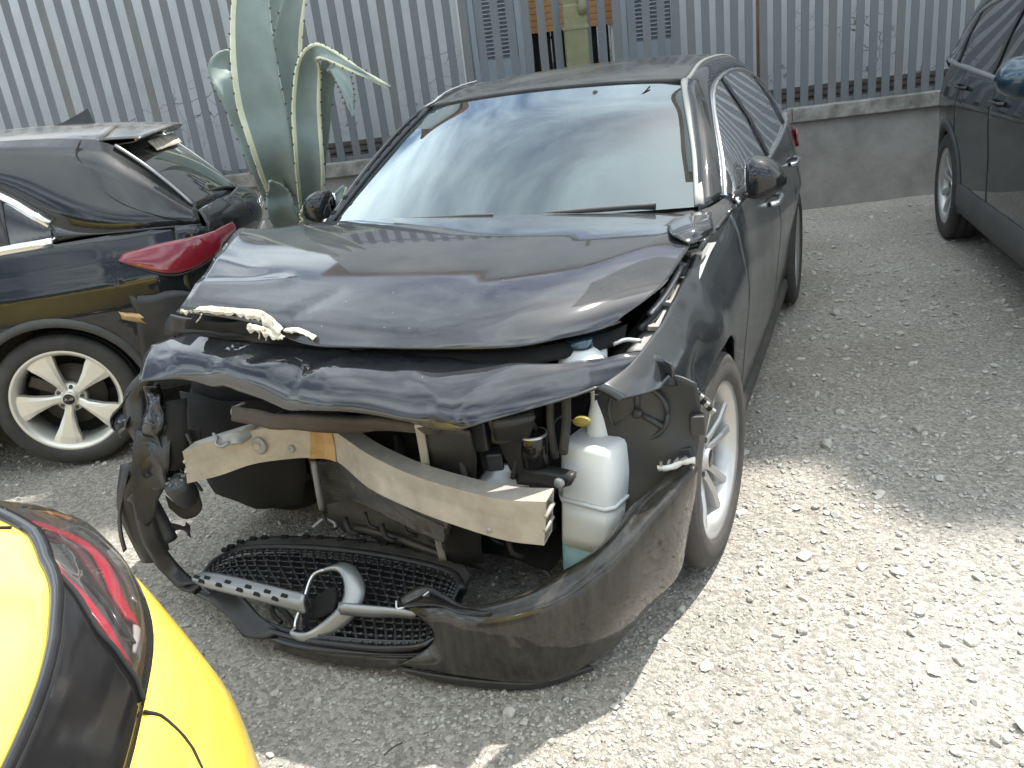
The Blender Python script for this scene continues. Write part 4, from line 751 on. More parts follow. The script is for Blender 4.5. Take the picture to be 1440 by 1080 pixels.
for a, b in (((-0.43,-0.56,0.945), (-0.493,-0.523,0.91)), ((-0.244,-0.562,0.91), (-0.24,-0.574,0.88)), ((-0.211,-0.573,0.91), (-0.209,-0.584,0.88))): tube('foam_strand', [a, V3(a)*.5+V3(b)*.5+[0.004, 0, 0], b], 0.0022, 'foam', car, 6, 3)
patch('torn_gap', [[(-0.521,-0.528,0.92),(-0.428,-0.524,0.915),(-0.311,-0.532,0.91),(-0.193,-0.566,0.892)], [(-0.553,-0.507,0.885),(-0.458,-0.502,0.88),(-0.338,-0.512,0.872),(-0.207,-0.559,0.865)]], 'void', car, 5, 4, 0.006, 0.008, 20)
patch('tear_back_plate', [[(-0.67,-0.439,0.9),(-0.52,-0.427,0.89),(-0.341,-0.456,0.885),(-0.166,-0.5,0.87),(-0.073,-0.538,0.86)], [(-0.714,-0.43,0.84),(-0.524,-0.442,0.835),(-0.359,-0.452,0.83),(-0.185,-0.487,0.83),(-0.105,-0.5,0.83)]], 'plastic', car, 5, 4, 0.01, 0.012, 16)


# ------------------------------------------------------------------ what the crash laid bare
# dark engine bay
eb = patch('engine_block', [[(-.45,-.12,.30), (0,-.16,.30), (.40,-.12,.30)], [(-.48,-.16,.55), (0,-.20,.55), (.42,-.16,.55)], [(-.45,-.10,.76), (0,-.14,.80), (.40,-.10,.78)], [(-.42,.25,.80), (0,.25,.85), (.38,.25,.82)]], 'engine', car, 6, 6, 0.02, 0.03, 9.0)
for (c, s_) in (((-.30,-.20,.48), (.16,.10,.14)), ((.05,-.22,.42), (.22,.10,.12)), ((.22,-.20,.62), (.14,.12,.16)), ((-.12,-.20,.66), (.20,.10,.10)), ((.35,-.15,.5), (.1,.2,.3))):
    box('engine_casting', c, s_, 'engine', eb, rotm('Z', 12)@rotm('X', 8), 0.02)
for k in range(7):
    a = V3((-.40+.12*k, -.18, .70-.03*(k % 3))); tube('hose', [a, a+[.05, -.06, .05], a+[.12, -.05, -.06], a+[.15, .02, -.16]], 0.012+0.006*(k % 3), 'engine', eb, 8)
for sd in (1, -1): patch('inner_wing', [[(sd*.60,-.30,.86), (sd*.62,.10,.90), (sd*.64,.48,.93)], [(sd*.56,-.28,.60), (sd*.58,.10,.62), (sd*.60,.48,.65)], [(sd*.48,-.30,.34), (sd*.50,.10,.34), (sd*.52,.48,.36)]], 'void', car, 4, 4, 0.01)
box('subframe', (0, 0.05, 0.20), (1.0, 0.30, 0.06), 'engine', car, None, 0.02)
patch('cavity_shade_sheet', [[(-.50,-.20,.56), (-.2,-.24,.58), (.1,-.26,.58), (.42,-.26,.58)], [(-.52,-.20,.38), (-.2,-.23,.38), (.1,-.25,.36), (.42,-.25,.36)], [(-.45,-.15,.19), (-.2,-.18,.15), (.1,-.22,.13), (.42,-.22,.13)]], 'void', car, 5, 5, 0.01, 0.02, 8)  # dark sheet added under the beam, painting the cavity's shade
for k in range(9):
    a = V3((-.44+.10*k, -.30-.03*(k % 2), .52-.04*(k % 3))); tube('coolant_hose', [a, a+[.03, -.05, -.06], a+[.02+.03*(k % 2), -.03, -.16], a+[.06, .02, -.24]], 0.010+0.005*(k % 3), 'engine', car, 8)
    box('engine_clip', a+[.03, -.03, -.10], (.05, .04, .04), 'engine', car, rotm('Z', 25*k), .006)
patch('arch_shade_sheet', [[(-.80,-.35,.62), (-.58,-.40,.62), (-.34,-.36,.60)], [(-.80,-.38,.42), (-.58,-.42,.40), (-.36,-.38,.38)], [(-.76,-.36,.26), (-.58,-.38,.22), (-.42,-.34,.22)]], 'void', car, 5, 5, 0.006, 0.02, 7)  # dark sheet added before the right wheel to darken the cavity
# crash beam: bent aluminium box section with a kink, bronze-stained at the fold
top = [(-.640,-.630,.575), (-.52,-.60,.592), (-.38,-.53,.600), (-.27,-.47,.600), (-.19,-.44,.596), (-.08,-.455,.578), (.06,-.52,.562), (.22,-.605,.553), (.40,-.675,.548), (.56,-.715,.545), (.655,-.735,.543)]
top = [(-0.552,-0.641,0.555), (-0.473,-0.589,0.57), (-0.379,-0.54,0.585), (-0.276,-0.513,0.59), (-0.194,-0.501,0.585), (-0.124,-0.496,0.58), (0.054,-0.593,0.565), (0.218,-0.661,0.555), (0.376,-0.702,0.548), (0.498,-0.726,0.548), (0.6,-0.725,0.552)]
bot = [(-0.563,-0.647,0.455), (-0.478,-0.603,0.465), (-0.388,-0.554,0.485), (-0.294,-0.517,0.49), (-0.221,-0.497,0.49), (-0.138,-0.487,0.48), (0.03,-0.588,0.462), (0.209,-0.658,0.452), (0.359,-0.698,0.443), (0.486,-0.723,0.437), (0.583,-0.725,0.437)]
T_ = spl(V3(top), 5); B_ = spl(V3(bot), 5); bk = np.array([0.0, 0.055, 0.004])
def beam_part(name, a, b, m, inset=0.0):
    R = np.stack([T_[a:b]+bk, T_[a:b], T_[a:b]*.5+B_[a:b]*.5+[0, 0.004, 0], B_[a:b], B_[a:b]+bk, T_[a:b]*.5+B_[a:b]*.5+bk, T_[a:b]+bk]); R = R+np.array([0, -inset, 0])
    return solid(mesh(name, R.reshape(-1, 3), grid_faces(7, b-a), m, car, False), 0.004)
bm_ = beam_part('crash_beam', 0, len(T_), 'beam')
kn = beam_part('beam_fold', 20, 26, 'beam_bronze', 0.004)
for fr in (0.34, 0.66): tube('beam_web', [T_[-1]*(1-fr)+B_[-1]*fr, T_[-1]*(1-fr)+B_[-1]*fr+bk], 0.006, 'beam', bm_, 6, 1)
for fr in (0.34, 0.66): tube('beam_web', [T_[0]*(1-fr)+B_[0]*fr, T_[0]*(1-fr)+B_[0]*fr+bk], 0.006, 'beam', bm_, 6, 1)
for (u, fr) in ((11, .5), (16, .7)):
    c = T_[u]*(1-fr)+B_[u]*fr; V, F = lathe_vf([(0.004, 0.0), (0.002, 0.010), (-0.004, 0.018), (-0.001, 0.026), (0.002, 0.028)], 20, 'Y'); mesh('tow_socket', np.array(V)*(1 if u == 11 else .45)+c+[0, -0.002, 0], F, 'steel_grey', bm_)
c = T_[43]*.15+B_[43]*.85; V, F = lathe_vf([(-0.006, 0.0), (-0.006, 0.006), (0.004, 0.008)], 12, 'Y'); mesh('rivet', np.array(V)+c, F, 'steel_grey', bm_)
# crash can stub behind the left beam end, crumpled deformation element
patch('crash_can', [[V3((-0.468,-0.582,0.585)), V3((-0.382,-0.554,0.6)), V3((-0.37,-0.55,0.59))+[0,.15,0]], [V3((-0.457,-0.597,0.57)), V3((-0.383,-0.559,0.58)), V3((-0.376,-0.548,0.575))+[0,.15,0]], [V3((-0.447,-0.593,0.56)), V3((-0.387,-0.576,0.565)), V3((-0.375,-0.554,0.56))+[0,.15,0]]], 'steel_grey', car, 5, 4, 0.006, 0.010, 30)
tube('torn_edge', [(-0.477,-0.584,0.59),(-0.453,-0.599,0.585),(-0.447,-0.615,0.575),(-0.43,-0.611,0.565),(-0.419,-0.591,0.57)], 0.005, 'steel_grey', car, 6, 4)
tube('torn_edge', [(-0.342,-0.572,0.69),(-0.36,-0.603,0.685),(-0.355,-0.617,0.67),(-0.329,-0.626,0.66),(-0.303,-0.626,0.655)], 0.004, 'steel_grey', car, 6, 4)
patch('upper_crossmember', [[(-0.353,-0.604,0.69),(-0.17,-0.622,0.69),(0.035,-0.657,0.7),(0.2,-0.654,0.7),(0.332,-0.679,0.7)], [(-0.349,-0.622,0.655),(-0.173,-0.634,0.645),(0.007,-0.63,0.65),(0.181,-0.631,0.665),(0.316,-0.654,0.68)]], 'brown_plate', car, 5, 4, 0.02, 0.008, 10)
# condenser hanging bent below the beam
rows = []
for fr in np.linspace(0, 1, 4):
    a = [(-0.282,-0.409,0.42), (-0.158,-0.463,0.45), (0.022,-0.547,0.43), (0.161,-0.606,0.4), (0.258,-0.627,0.38)]; b = [(-0.289,-0.414,0.27), (-0.18,-0.42,0.3), (-0.009,-0.495,0.31), (0.109,-0.525,0.29), (0.202,-0.547,0.28)]
    rows.append([V3(p)*(1-fr)+V3(q)*fr+[0, 0.03, 0] for p, q in zip(a, b)])
rad = patch('condenser', rows, 'radiator', car, 8, 8, 0.03, 0.006, 26)
tube('condenser_tank', [V3((-0.27,-0.428,0.44)), V3((-0.275,-0.429,0.35)), V3((-0.287,-0.418,0.265))], 0.010, 'steel_grey', rad, 8)
R = np.array([spl(np.array(r), 6) for r in rows]); L = []
for fr in np.linspace(0.02, 0.98, 24):
    q = rows[0]; p = [V3(x)*(1-fr)+V3(y)*fr+[0, -0.018, 0] for x, y in zip(rows[0], rows[-1])]; v, f = tube_vf(p, 0.0022, 4, 5); L.append((crumple(v, .004, 22), f))
fins = joined('condenser_fins', L, 'steel_dark', rad); fins['kind'] = 'stuff'
# radiator support panel: vertical plate with a pale edge, lower rail
patch('support_plate', [[(0.265,-0.654,0.7),(0.333,-0.662,0.7),(0.406,-0.677,0.7)], [(0.24,-0.595,0.58),(0.315,-0.604,0.58),(0.375,-0.614,0.58)], [(0.2,-0.535,0.44),(0.264,-0.543,0.44),(0.325,-0.535,0.42)], [(0.139,-0.445,0.16),(0.204,-0.45,0.16),(0.27,-0.452,0.17)]], 'plastic', car, 4, 5, 0.008, 0.006, 14)
ribbon('support_edge', [V3((0.271,-0.664,0.705))+[0,-.012,0], V3((0.235,-0.604,0.6))+[0,-.012,0], V3((0.202,-0.553,0.45))+[0,-.012,0], V3((0.15,-0.468,0.26))+[0,-.012,0], V3((0.143,-0.448,0.16))+[0,-.012,0]], (0.022, 0.004, 0), 'beam', car, 0.004)
tube('lower_rail', [(-0.222,-0.358,0.17),(-0.093,-0.376,0.17),(0.052,-0.396,0.15),(0.148,-0.4,0.13)], 0.012, 'steel_dark', car, 8)
patch('undertray', [[(-.05,-.34,.13), (.2,-.34,.12), (.45,-.38,.13)], [(-.15,-.12,.17), (.2,-.1,.16), (.5,-.15,.17)], [(-.2,.3,.19), (.2,.3,.19), (.6,.3,.19)]], 'void', car, 5, 4, 0.008, 0.02, 6)
patch('inner_shade_liner', [[(-.78,-.30,.78), (-.5,-.33,.78), (-.2,-.30,.76)], [(-.76,-.34,.6), (-.5,-.36,.58), (-.2,-.32,.55)], [(-.70,-.33,.42), (-.5,-.34,.40), (-.25,-.28,.36)]], 'void', car, 6, 6, 0.006, 0.015, 8)  # dark liner sheet added so the wheel cavity reads as deep shade
tube('torn_bracket', [(-0.33,-0.429,0.2),(-0.301,-0.405,0.22),(-0.264,-0.403,0.21),(-0.254,-0.414,0.2)], 0.006, 'steel_grey', car, 6)
# white washer bottle with blue fluid, filler neck and bracket
def loft(name, secs, m, parent, th=0.0, n=3):
    R = spl(np.array(secs, float), n); r, c = R.shape[:2]; return mesh(name, R.reshape(-1, 3), grid_faces(r, c, 0, True)+[tuple(range(c))[::-1], tuple((r-1)*c+i for i in range(c))], m, parent)
mat('yellow_tag', (0.22, 0.19, 0.04), 0.5)
def rsec(cx, cy, z, hx, hy, rz=0.0, k=0.24):
    p = []
    for (sx_, sy_) in ((1, 1), (-1, 1), (-1, -1), (1, -1)):
        for (ax_, ay_) in (((1, 1-k), (1-k, 1)) if sx_*sy_ > 0 else ((1-k, 1), (1, 1-k))): p.append((sx_*ax_*hx, sy_*ay_*hy))
    c, s_ = math.cos(rz), math.sin(rz); return [(cx+c*x-s_*y, cy+s_*x+c*y, z) for x, y in p]
bo = V3((0.628,-0.516,0.56))
bottle = loft('washer_bottle', [rsec(.628,-.42,.578,.060,.062,-.25), rsec(.632,-.42,.572,.070,.072,-.25), rsec(.632,-.42,.56,.075,.077,-.25), rsec(.63,-.42,.43,.080,.082,-.25), rsec(.628,-.42,.425,.080,.082,-.25)], 'tank', car, n=1)
loft('bottle_seam', [rsec(.628,-.42,.425,.086,.088,-.25), rsec(.628,-.42,.415,.086,.088,-.25)], 'tank', bottle, n=1)
loft('bottle_lower', [rsec(.628,-.42,.4149,.080,.082,-.25), rsec(.625,-.425,.37,.080,.082,-.25), rsec(.618,-.43,.32,.076,.080,-.25), rsec(.612,-.43,.285,.074,.078,-.25)], 'tank', bottle, n=1)
loft('bottle_fluid', [rsec(.612,-.43,.2849,.074,.078,-.25), rsec(.60,-.435,.20,.068,.072,-.25), rsec(.59,-.435,.13,.058,.06,-.25)], 'tank_blue', bottle, n=1)
loft('bottle_side', [rsec(.555,-.40,.40,.03,.05,-.25), rsec(.555,-.40,.45,.03,.05,-.25), rsec(.56,-.40,.47,.02,.04,-.25)], 'tank', bottle, n=1)
tube('filler_neck', [(.632,-.40,.57), (.632,-.395,.62), (.635,-.385,.66), (.64,-.37,.80)], [0.034, 0.026, 0.022, 0.022], 'tank', bottle, 14, 4)
for k in range(8): V, F = lathe_vf([(0, 0.022), (0.004, 0.026), (0.008, 0.022)], 14, 'Z'); mesh('neck_ring', np.array(V)+[.6365+.0004*k, -.381+.0009*k, .682+.012*k], F, 'tank', bottle)
c = V3((0.633,-0.522,0.665)); V, F = lathe_vf([(-0.008, 0.0), (-0.008, 0.020), (0.004, 0.020), (0.005, 0.0)], 16, 'Y'); mesh('yellow_tag', np.array(V)*[1.1, 1, .6]+c, F, 'yellow_tag', bottle)
# headlamp bracket remains, black arm reaching over the bottle, grey duct, white expansion box, blue cap
arm = patch('lamp_bracket', [[V3(p)+[0, -.03, 0] for p in [(0.445,-0.485,0.52),(0.504,-0.505,0.535),(0.569,-0.525,0.54),(0.614,-0.537,0.54)]], [V3(p)+[0, -.03, 0] for p in [(0.448,-0.488,0.48),(0.503,-0.505,0.49),(0.562,-0.517,0.495),(0.61,-0.53,0.52)]]], 'plastic', car, 4, 3, 0.03, 0.003, 20)
V, F = lathe_vf([(-0.02, 0.0), (-0.02, 0.012), (-0.012, 0.014)], 12, 'Y'); mesh('bolt_head', np.array(V)+V3((0.585,-0.541,0.53))+[0, -.04, 0], F, 'steel_grey', arm)
patch('lamp_bracket', [[V3(p) for p in [(0.435,-0.616,0.7),(0.481,-0.594,0.7),(0.528,-0.562,0.7)]], [V3(p) for p in [(0.423,-0.569,0.62),(0.457,-0.551,0.61),(0.497,-0.538,0.62)]], [V3(p) for p in [(0.431,-0.527,0.54),(0.46,-0.523,0.52),(0.492,-0.517,0.53)]], [V3(p) for p in [(0.431,-0.487,0.44),(0.449,-0.491,0.44),(0.471,-0.467,0.45)]]], 'plastic', car, 4, 4, 0.025, 0.008, 16)
patch('torn_bracket', [[(0.421,-0.604,0.69),(0.446,-0.598,0.7),(0.464,-0.59,0.69)], [(0.418,-0.592,0.65),(0.438,-0.583,0.655),(0.456,-0.576,0.645)], [(0.415,-0.578,0.62),(0.434,-0.575,0.62),(0.455,-0.569,0.63)]], 'steel_dark', car, 3, 3, 0.012, 0.008, 24)
box('connector', (0.386,-0.523,0.545), (.045, .05, .05), 'plastic_grey', car, rotm('Z', 20), 0.006)
box('connector', (0.373,-0.555,0.63), (.04, .05, .08), 'plastic', car, rotm('Z', 10), 0.006)
c = V3((0.5,-0.524,0.58)); V, F = lathe_vf([(0.045, 0.0), (0.045, 0.034), (0.040, 0.037), (-0.04, 0.035), (-0.05, 0.0)], 22, 'Z'); mo = mesh('lamp_motor', np.array(V)+c, F, 'gloss_black', car)
V, F = lathe_vf([(0.041, 0.037), (0.047, 0.037), (0.047, 0.032)], 22, 'Z'); mesh('motor_rim', np.array(V)+c, F, 'alloy', mo)
patch('crumpled_shield', [[(0.355,-0.595,0.5),(0.377,-0.535,0.53),(0.442,-0.513,0.53)], [(0.376,-0.594,0.485),(0.399,-0.545,0.51),(0.465,-0.525,0.505)], [(0.389,-0.584,0.46),(0.42,-0.552,0.47),(0.471,-0.517,0.46)]], 'silver', car, 4, 4, 0.006, 0.006, 22)
patch('crumpled_shield', [[(0.438,-0.504,0.525),(0.453,-0.505,0.5),(0.466,-0.507,0.45)], [(0.387,-0.525,0.49),(0.401,-0.537,0.46),(0.424,-0.535,0.43)]], 'tank', car, 4, 4, 0.006, 0.006, 22)
for k, (a, b, c_, r) in enumerate((((0.505,-0.571,0.74), (0.504,-0.563,0.68), (0.498,-0.525,0.62), .008), ((0.563,-0.565,0.74), (0.554,-0.554,0.66), (0.551,-0.548,0.56), .010), ((0.607,-0.574,0.76), (0.593,-0.549,0.66), (0.579,-0.564,0.58), .012), ((0.537,-0.541,0.63), (0.575,-0.532,0.67), (0.602,-0.526,0.65), .003), ((0.429,-0.57,0.66), (0.454,-0.563,0.58), (0.436,-0.566,0.5), .007), ((0.327,-0.622,0.6), (0.331,-0.622,0.5), (0.286,-0.601,0.4), .009))): tube('wiring', [V3(a)+[0,.03,0], V3(b)+[0,.02,0], V3(c_)+[0,.03,0]], r, 'rubber_clean' if r > .004 else 'plastic_grey', car, 7)
c = V3((0.609,-0.419,0.82)); bc = lathe('reservoir_cap', [(0.0, 0.034), (0.018, 0.034), (0.024, 0.028), (0.025, 0.0)], 'mirror_blue', car, 18, 'Z', loc=tuple(c)); lathe('reservoir', [(-0.05, 0.05), (-0.04, 0.06), (-0.025, 0.055), (-0.001, 0.03), (-0.001, 0.0)], 'tank', bc, 16, 'Z')
# bits along the open left wing seam
seam = [V3(p) for p in [(0.814,0.29,0.93),(0.814,0.164,0.92),(0.809,0.015,0.885),(0.798,-0.111,0.86),(0.777,-0.218,0.83),(0.749,-0.345,0.8)]]
ribbon('wing_rail', [p+[-.015, 0, -.02] for p in seam], (-.06, 0.0, 0.0), 'steel_grey', car, 0.004, 6, 0.05)
ribbon('wing_channel', [p+[-.06, 0, -.045] for p in seam], (-.07, 0.0, 0.01), 'engine', car, 0.004, 6, 0.05)
tube('gas_strut', [V3((0.795,0.061,0.9))+[-.03,0,-.01], V3((0.786,-0.097,0.87))+[-.03,0,-.01], V3((0.765,-0.204,0.845))+[-.03,0,-.01]], 0.010, 'alloy', car, 8)
tube('bay_hose', [(0.775,0.035,0.87),(0.756,-0.026,0.85),(0.748,-0.175,0.83),(0.725,-0.277,0.82)], 0.009, 'plastic_grey', car, 8); tube('bay_hose', [(0.679,-0.372,0.81),(0.707,-0.352,0.815),(0.745,-0.347,0.81)], 0.006, 'alloy', car, 8)
for k in range(9):
    t = k/9; p = seam[0]*(1-t)+seam[-1]*t; q = spl(np.array(seam), 6)[int(t*29)]
    box('wing_clip', q+[-.03-.02*(k % 2), 0, -.012], (.022+.01*(k % 3), .03, .014), ('steel_grey', 'plastic', 'beam')[k % 3], car, rotm('Z', 20+13*k)@rotm('X', 10), 0.003)
# wheel-arch liner seen from the front, with a moulded boss
al = patch('front_arch_liner', [[(0.632,-0.405,0.705),(0.695,-0.403,0.72),(0.767,-0.396,0.735),(0.839,-0.406,0.745),(0.89,-0.407,0.725)], [(0.624,-0.402,0.615),(0.691,-0.414,0.62),(0.764,-0.408,0.635),(0.831,-0.39,0.64),(0.893,-0.394,0.645)], [(0.623,-0.417,0.5),(0.683,-0.418,0.495),(0.749,-0.418,0.51),(0.814,-0.418,0.535),(0.882,-0.398,0.55)], [(0.642,-0.451,0.33),(0.702,-0.455,0.35),(0.748,-0.443,0.38),(0.811,-0.429,0.42),(0.861,-0.401,0.45)]], 'plastic_grey', car, 6, 6, 0.006, 0.004, 12)
c = V3((0.741,-0.394,0.645))+[0, -.012, 0]
V, F = tube_vf([c+[.075*math.cos(a), -.004, .075*math.sin(a)] for a in np.linspace(0, 2*math.pi, 25)], 0.007, 6, 1); mesh('boss_ring', V, F, 'plastic_grey', al)
for a in (math.pi/2, math.pi*7/6, -math.pi/6): tube('boss_rib', [c+[0, -.002, 0], c+[.072*math.cos(a), -.004, .072*math.sin(a)]], 0.009, 'plastic_grey', al, 6, 1)
V, F = lathe_vf([(-0.02, 0.0), (-0.02, 0.012), (0, 0.014)], 10, 'Y'); mesh('boss_pin', np.array(V)+c, F, 'plastic', al)
lk = patch('bumper_bracket', [[(0.878,-0.369,0.7),(0.898,-0.369,0.68),(0.919,-0.373,0.66)], [(0.873,-0.377,0.69),(0.889,-0.379,0.665),(0.91,-0.372,0.64)]], 'steel_dark', car, 4, 2, 0.012, 0.006, 40)
for k in range(7):
    t = k/6; p = V3((0.876,-0.374,0.7))*(1-t)+V3((0.917,-0.374,0.645))*t; box('clip_tooth', p+[.004, -.01, 0], (.010, .012, .012), ('steel_grey', 'void')[k % 2], lk, rotm('Y', 40))
box('sensor_block', (0.886,-0.407,0.62), (.035, .03, .05), 'plastic', car, rotm('Z', 15), 0.004); box('sensor_block', (0.86,-0.401,0.53), (.03, .03, .05), 'plastic_grey', car, rotm('Y', -15), 0.004)
# ------------------------------------------------------------------ bumper skin hanging from the left corner
br = [np.array(q) for q in (
    [(0.877,-0.408,0.515),(0.831,-0.473,0.49),(0.774,-0.536,0.452),(0.729,-0.625,0.405),(0.687,-0.669,0.372),(0.626,-0.701,0.335),(0.543,-0.749,0.295),(0.445,-0.777,0.262),(0.371,-0.768,0.245),(0.233,-0.704,0.235),(0.171,-0.736,0.215)],
    [(0.885,-0.423,0.5),(0.847,-0.506,0.47),(0.799,-0.572,0.43),(0.752,-0.64,0.37),(0.704,-0.69,0.335),(0.642,-0.731,0.3),(0.555,-0.775,0.265),(0.454,-0.798,0.235),(0.377,-0.789,0.215),(0.276,-0.752,0.2),(0.219,-0.745,0.185)],
    [(0.87,-0.401,0.41),(0.84,-0.48,0.36),(0.794,-0.557,0.31),(0.744,-0.638,0.265),(0.69,-0.696,0.23),(0.625,-0.738,0.2),(0.537,-0.777,0.18),(0.438,-0.792,0.165),(0.357,-0.788,0.155),(0.297,-0.768,0.15),(0.259,-0.754,0.15)],
    [(0.843,-0.382,0.28),(0.824,-0.442,0.25),(0.782,-0.525,0.22),(0.731,-0.612,0.175),(0.679,-0.681,0.145),(0.611,-0.727,0.125),(0.515,-0.764,0.11),(0.416,-0.782,0.105),(0.326,-0.782,0.1),(0.263,-0.77,0.1),(0.233,-0.76,0.1)],
    [(0.819,-0.378,0.17),(0.8,-0.404,0.14),(0.749,-0.491,0.105),(0.708,-0.563,0.075),(0.665,-0.61,0.045),(0.58,-0.705,0.035),(0.488,-0.744,0.035),(0.389,-0.764,0.04),(0.283,-0.775,0.045),(0.214,-0.782,0.05),(0.151,-0.784,0.05)])]
br.insert(0, br[0]+np.array([-.012, .016, .004])); br.insert(0, br[1]+np.array([-.030, .035, -.012])); br.append(br[-1]+np.array([-.03, .06, -.015]))
bs = patch('bumper_skin', br, 'paint_dirty', car, 6, 5, 0.004, 0.003, 8.0, 5.0)
patch('bumper_flap', [[V3(p) for p in [(0.237,-0.71,0.24),(0.34,-0.762,0.252),(0.412,-0.78,0.265),(0.45,-0.787,0.27)]], [V3(p) for p in [(0.164,-0.753,0.21),(0.28,-0.758,0.24),(0.371,-0.787,0.25),(0.442,-0.792,0.262)]]], 'gloss_black', bs, 5, 3, 0.005)
ed = tube('torn_edge', [(0.238,-0.711,0.243),(0.21,-0.735,0.225),(0.167,-0.758,0.212),(0.156,-0.744,0.225)], 0.0025, 'white_frame', bs, 6, 3)
patch('splitter', [[V3(p) for p in [(0.154,-0.791,0.045),(0.276,-0.782,0.04),(0.408,-0.764,0.035),(0.53,-0.727,0.03),(0.639,-0.652,0.035)]], [V3(p) for p in [(0.165,-0.762,0.012),(0.273,-0.767,0.008),(0.399,-0.752,0.004),(0.523,-0.717,0.004),(0.639,-0.627,0.01)]]], 'plastic', bs, 5, 3, 0.01)
torn = patch('bumper_tear', [[(0.8,-0.476,0.53),(0.833,-0.466,0.535),(0.859,-0.445,0.54),(0.884,-0.429,0.54)], [(0.799,-0.466,0.515),(0.833,-0.459,0.52),(0.859,-0.438,0.525),(0.883,-0.427,0.525)]], 'white_frame', bs, 5, 2, 0.006, 0.005, 60)
for k in range(4): q = V3((0.808,-0.471,0.53))*(1-k/4)+V3((0.875,-0.438,0.54))*(k/4); box('tab', q+[0, 0, .006], (.006, .008, .016), 'silver', torn, rotm('Y', 20*k))
# lower lip that runs left from the skin, chin strip under the grille
ribbon('bumper_lip', [V3(p) for p in [(0.274,-0.738,0.1),(0.203,-0.748,0.085),(0.099,-0.761,0.075),(-0.033,-0.768,0.065),(-0.179,-0.766,0.055),(-0.288,-0.753,0.055),(-0.414,-0.723,0.06),(-0.555,-0.676,0.08),(-0.632,-0.662,0.09)]], np.array([(.0, .03, .035)]*9), 'gloss_black', car, 0.006, 5, 0.12)
patch('chin_strip', [[V3(p) for p in [(0.202,-0.753,0.07),(0.059,-0.775,0.055),(-0.102,-0.778,0.045),(-0.257,-0.765,0.04)]], [V3(p) for p in [(0.185,-0.771,0.035),(0.045,-0.782,0.02),(-0.118,-0.783,0.012),(-0.275,-0.769,0.01)]]], 'paint_dirty', car, 5, 3, 0.006)
fl = patch('lip_flap', [[(-0.566,-0.692,0.09),(-0.51,-0.657,0.1),(-0.451,-0.67,0.1)], [(-0.466,-0.734,0.075),(-0.38,-0.728,0.07),(-0.317,-0.734,0.075)], [(-0.362,-0.778,0.04),(-0.289,-0.78,0.05),(-0.25,-0.751,0.06)]], 'plastic', car, 5, 5, 0.010, 0.004, 12)
tube('broken_strut', [(-0.402,-0.587,0.05),(-0.348,-0.666,0.05),(-0.288,-0.704,0.05)], 0.008, 'plastic', car, 6); tube('broken_strut', [(-0.449,-0.598,0.05),(-0.332,-0.635,0.03),(-0.245,-0.697,0.04)], 0.010, 'plastic', car, 6)
# ------------------------------------------------------------------ grille lying in front, with its bar and the empty badge ring
gril = empty('grille', (0, 0, 0), car)
gt = [V3(p) for p in [(-0.63,-0.629,0.105),(-0.659,-0.531,0.1),(-0.614,-0.445,0.095),(-0.426,-0.406,0.1),(-0.212,-0.396,0.105),(0.01,-0.421,0.115),(0.17,-0.471,0.13),(0.254,-0.56,0.15)]]
gb = [V3(p) for p in [(-0.626,-0.652,0.1),(-0.489,-0.697,0.075),(-0.347,-0.741,0.06),(-0.178,-0.766,0.06),(-0.009,-0.769,0.07),(0.127,-0.767,0.085),(0.223,-0.742,0.1),(0.274,-0.664,0.13)]]
GT, GB = spl(np.array(gt), 8), spl(np.array(gb), 8)
tube('grille_surround', gt, 0.012, 'plastic', gril, 8, 5)
ribbon('grille_flange', [p+[0, .03, .005] for p in gt[1:]], (0, .05, .004), 'plastic_dusty', gril, 0.006, 5)
for k in range(16):
    q = GT[8+int(k*2.7)]; box('clip_slot', q+[0, .045, .012], (.022, .014, .010), 'void', gril, rotm('Z', 10))
tube('grille_surround', gb, 0.010, 'gloss_black', gril, 8, 5)
def gpt(u, v):
    i = u*(len(GT)-1); a = GT[int(i)]; b = GB[int(i)]; a2 = GT[min(int(i)+1, len(GT)-1)]; b2 = GB[min(int(i)+1, len(GT)-1)]; f = i-int(i); p = a*(1-f)+a2*f; q = b*(1-f)+b2*f
    return p*(1-v)+q*v+np.array([0, -0.012, 0.012])*math.sin(math.pi*v)
def broken(u, v): return (u < 0.44 and v > 0.56 and u > 0.1)
cnt = 0
for k in range(30):          # slanting ribs
    u0 = 0.03+0.94*k/29; seg = []
    for v in np.linspace(0.03, 0.97, 15):
        u = min(max(u0+0.05*math.sin((v-.5)*3), 0.015), 0.985)
        if broken(u, v):
            if len(seg) > 2: break
            continue
        seg.append(gpt(u, v))
    if len(seg) > 2: tube('grille_rib', seg, 0.0042, 'plastic', gril, 5, 1)
for k in range(14):
    v = 0.05+0.9*k/13; seg = []
    for u in np.linspace(0.03, 0.97, 40):
        if broken(u, v):
            if len(seg) > 2: tube('grille_bar', seg, 0.0034, 'plastic', gril, 5, 1)
            seg = []; continue
        seg.append(gpt(u, v))
    if len(seg) > 2: tube('grille_bar', seg, 0.0034, 'plastic', gril, 5, 1)
patch('grille_dark_backing', [[gpt(u, v)+np.array([0, .03, -.035]) for u in (.42, .55, .7, .85, .96)] for v in (.08, .35, .65, .9)], 'void', gril, 4, 4, 0.006)  # dark sheets added so the gaps between ribs read as shade
patch('grille_dark_backing', [[gpt(u, v)+np.array([0, .03, -.03]) for u in (.06, .15, .28, .42)] for v in (.05, .25, .42)], 'void', gril, 4, 4, 0.006)
stud = []
for k in range(30):
    for j in range(14):
        u, v = 0.03+0.94*k/29, 0.05+0.9*j/13
        if broken(u, v): continue
        stud.append(box_vf(gpt(u, v)+[0, -.004, .004], (.008, .006, .006), rotm('X', 30)))
so = joined('grille_studs', stud, 'plastic_grey', gril); so['kind'] = 'stuff'
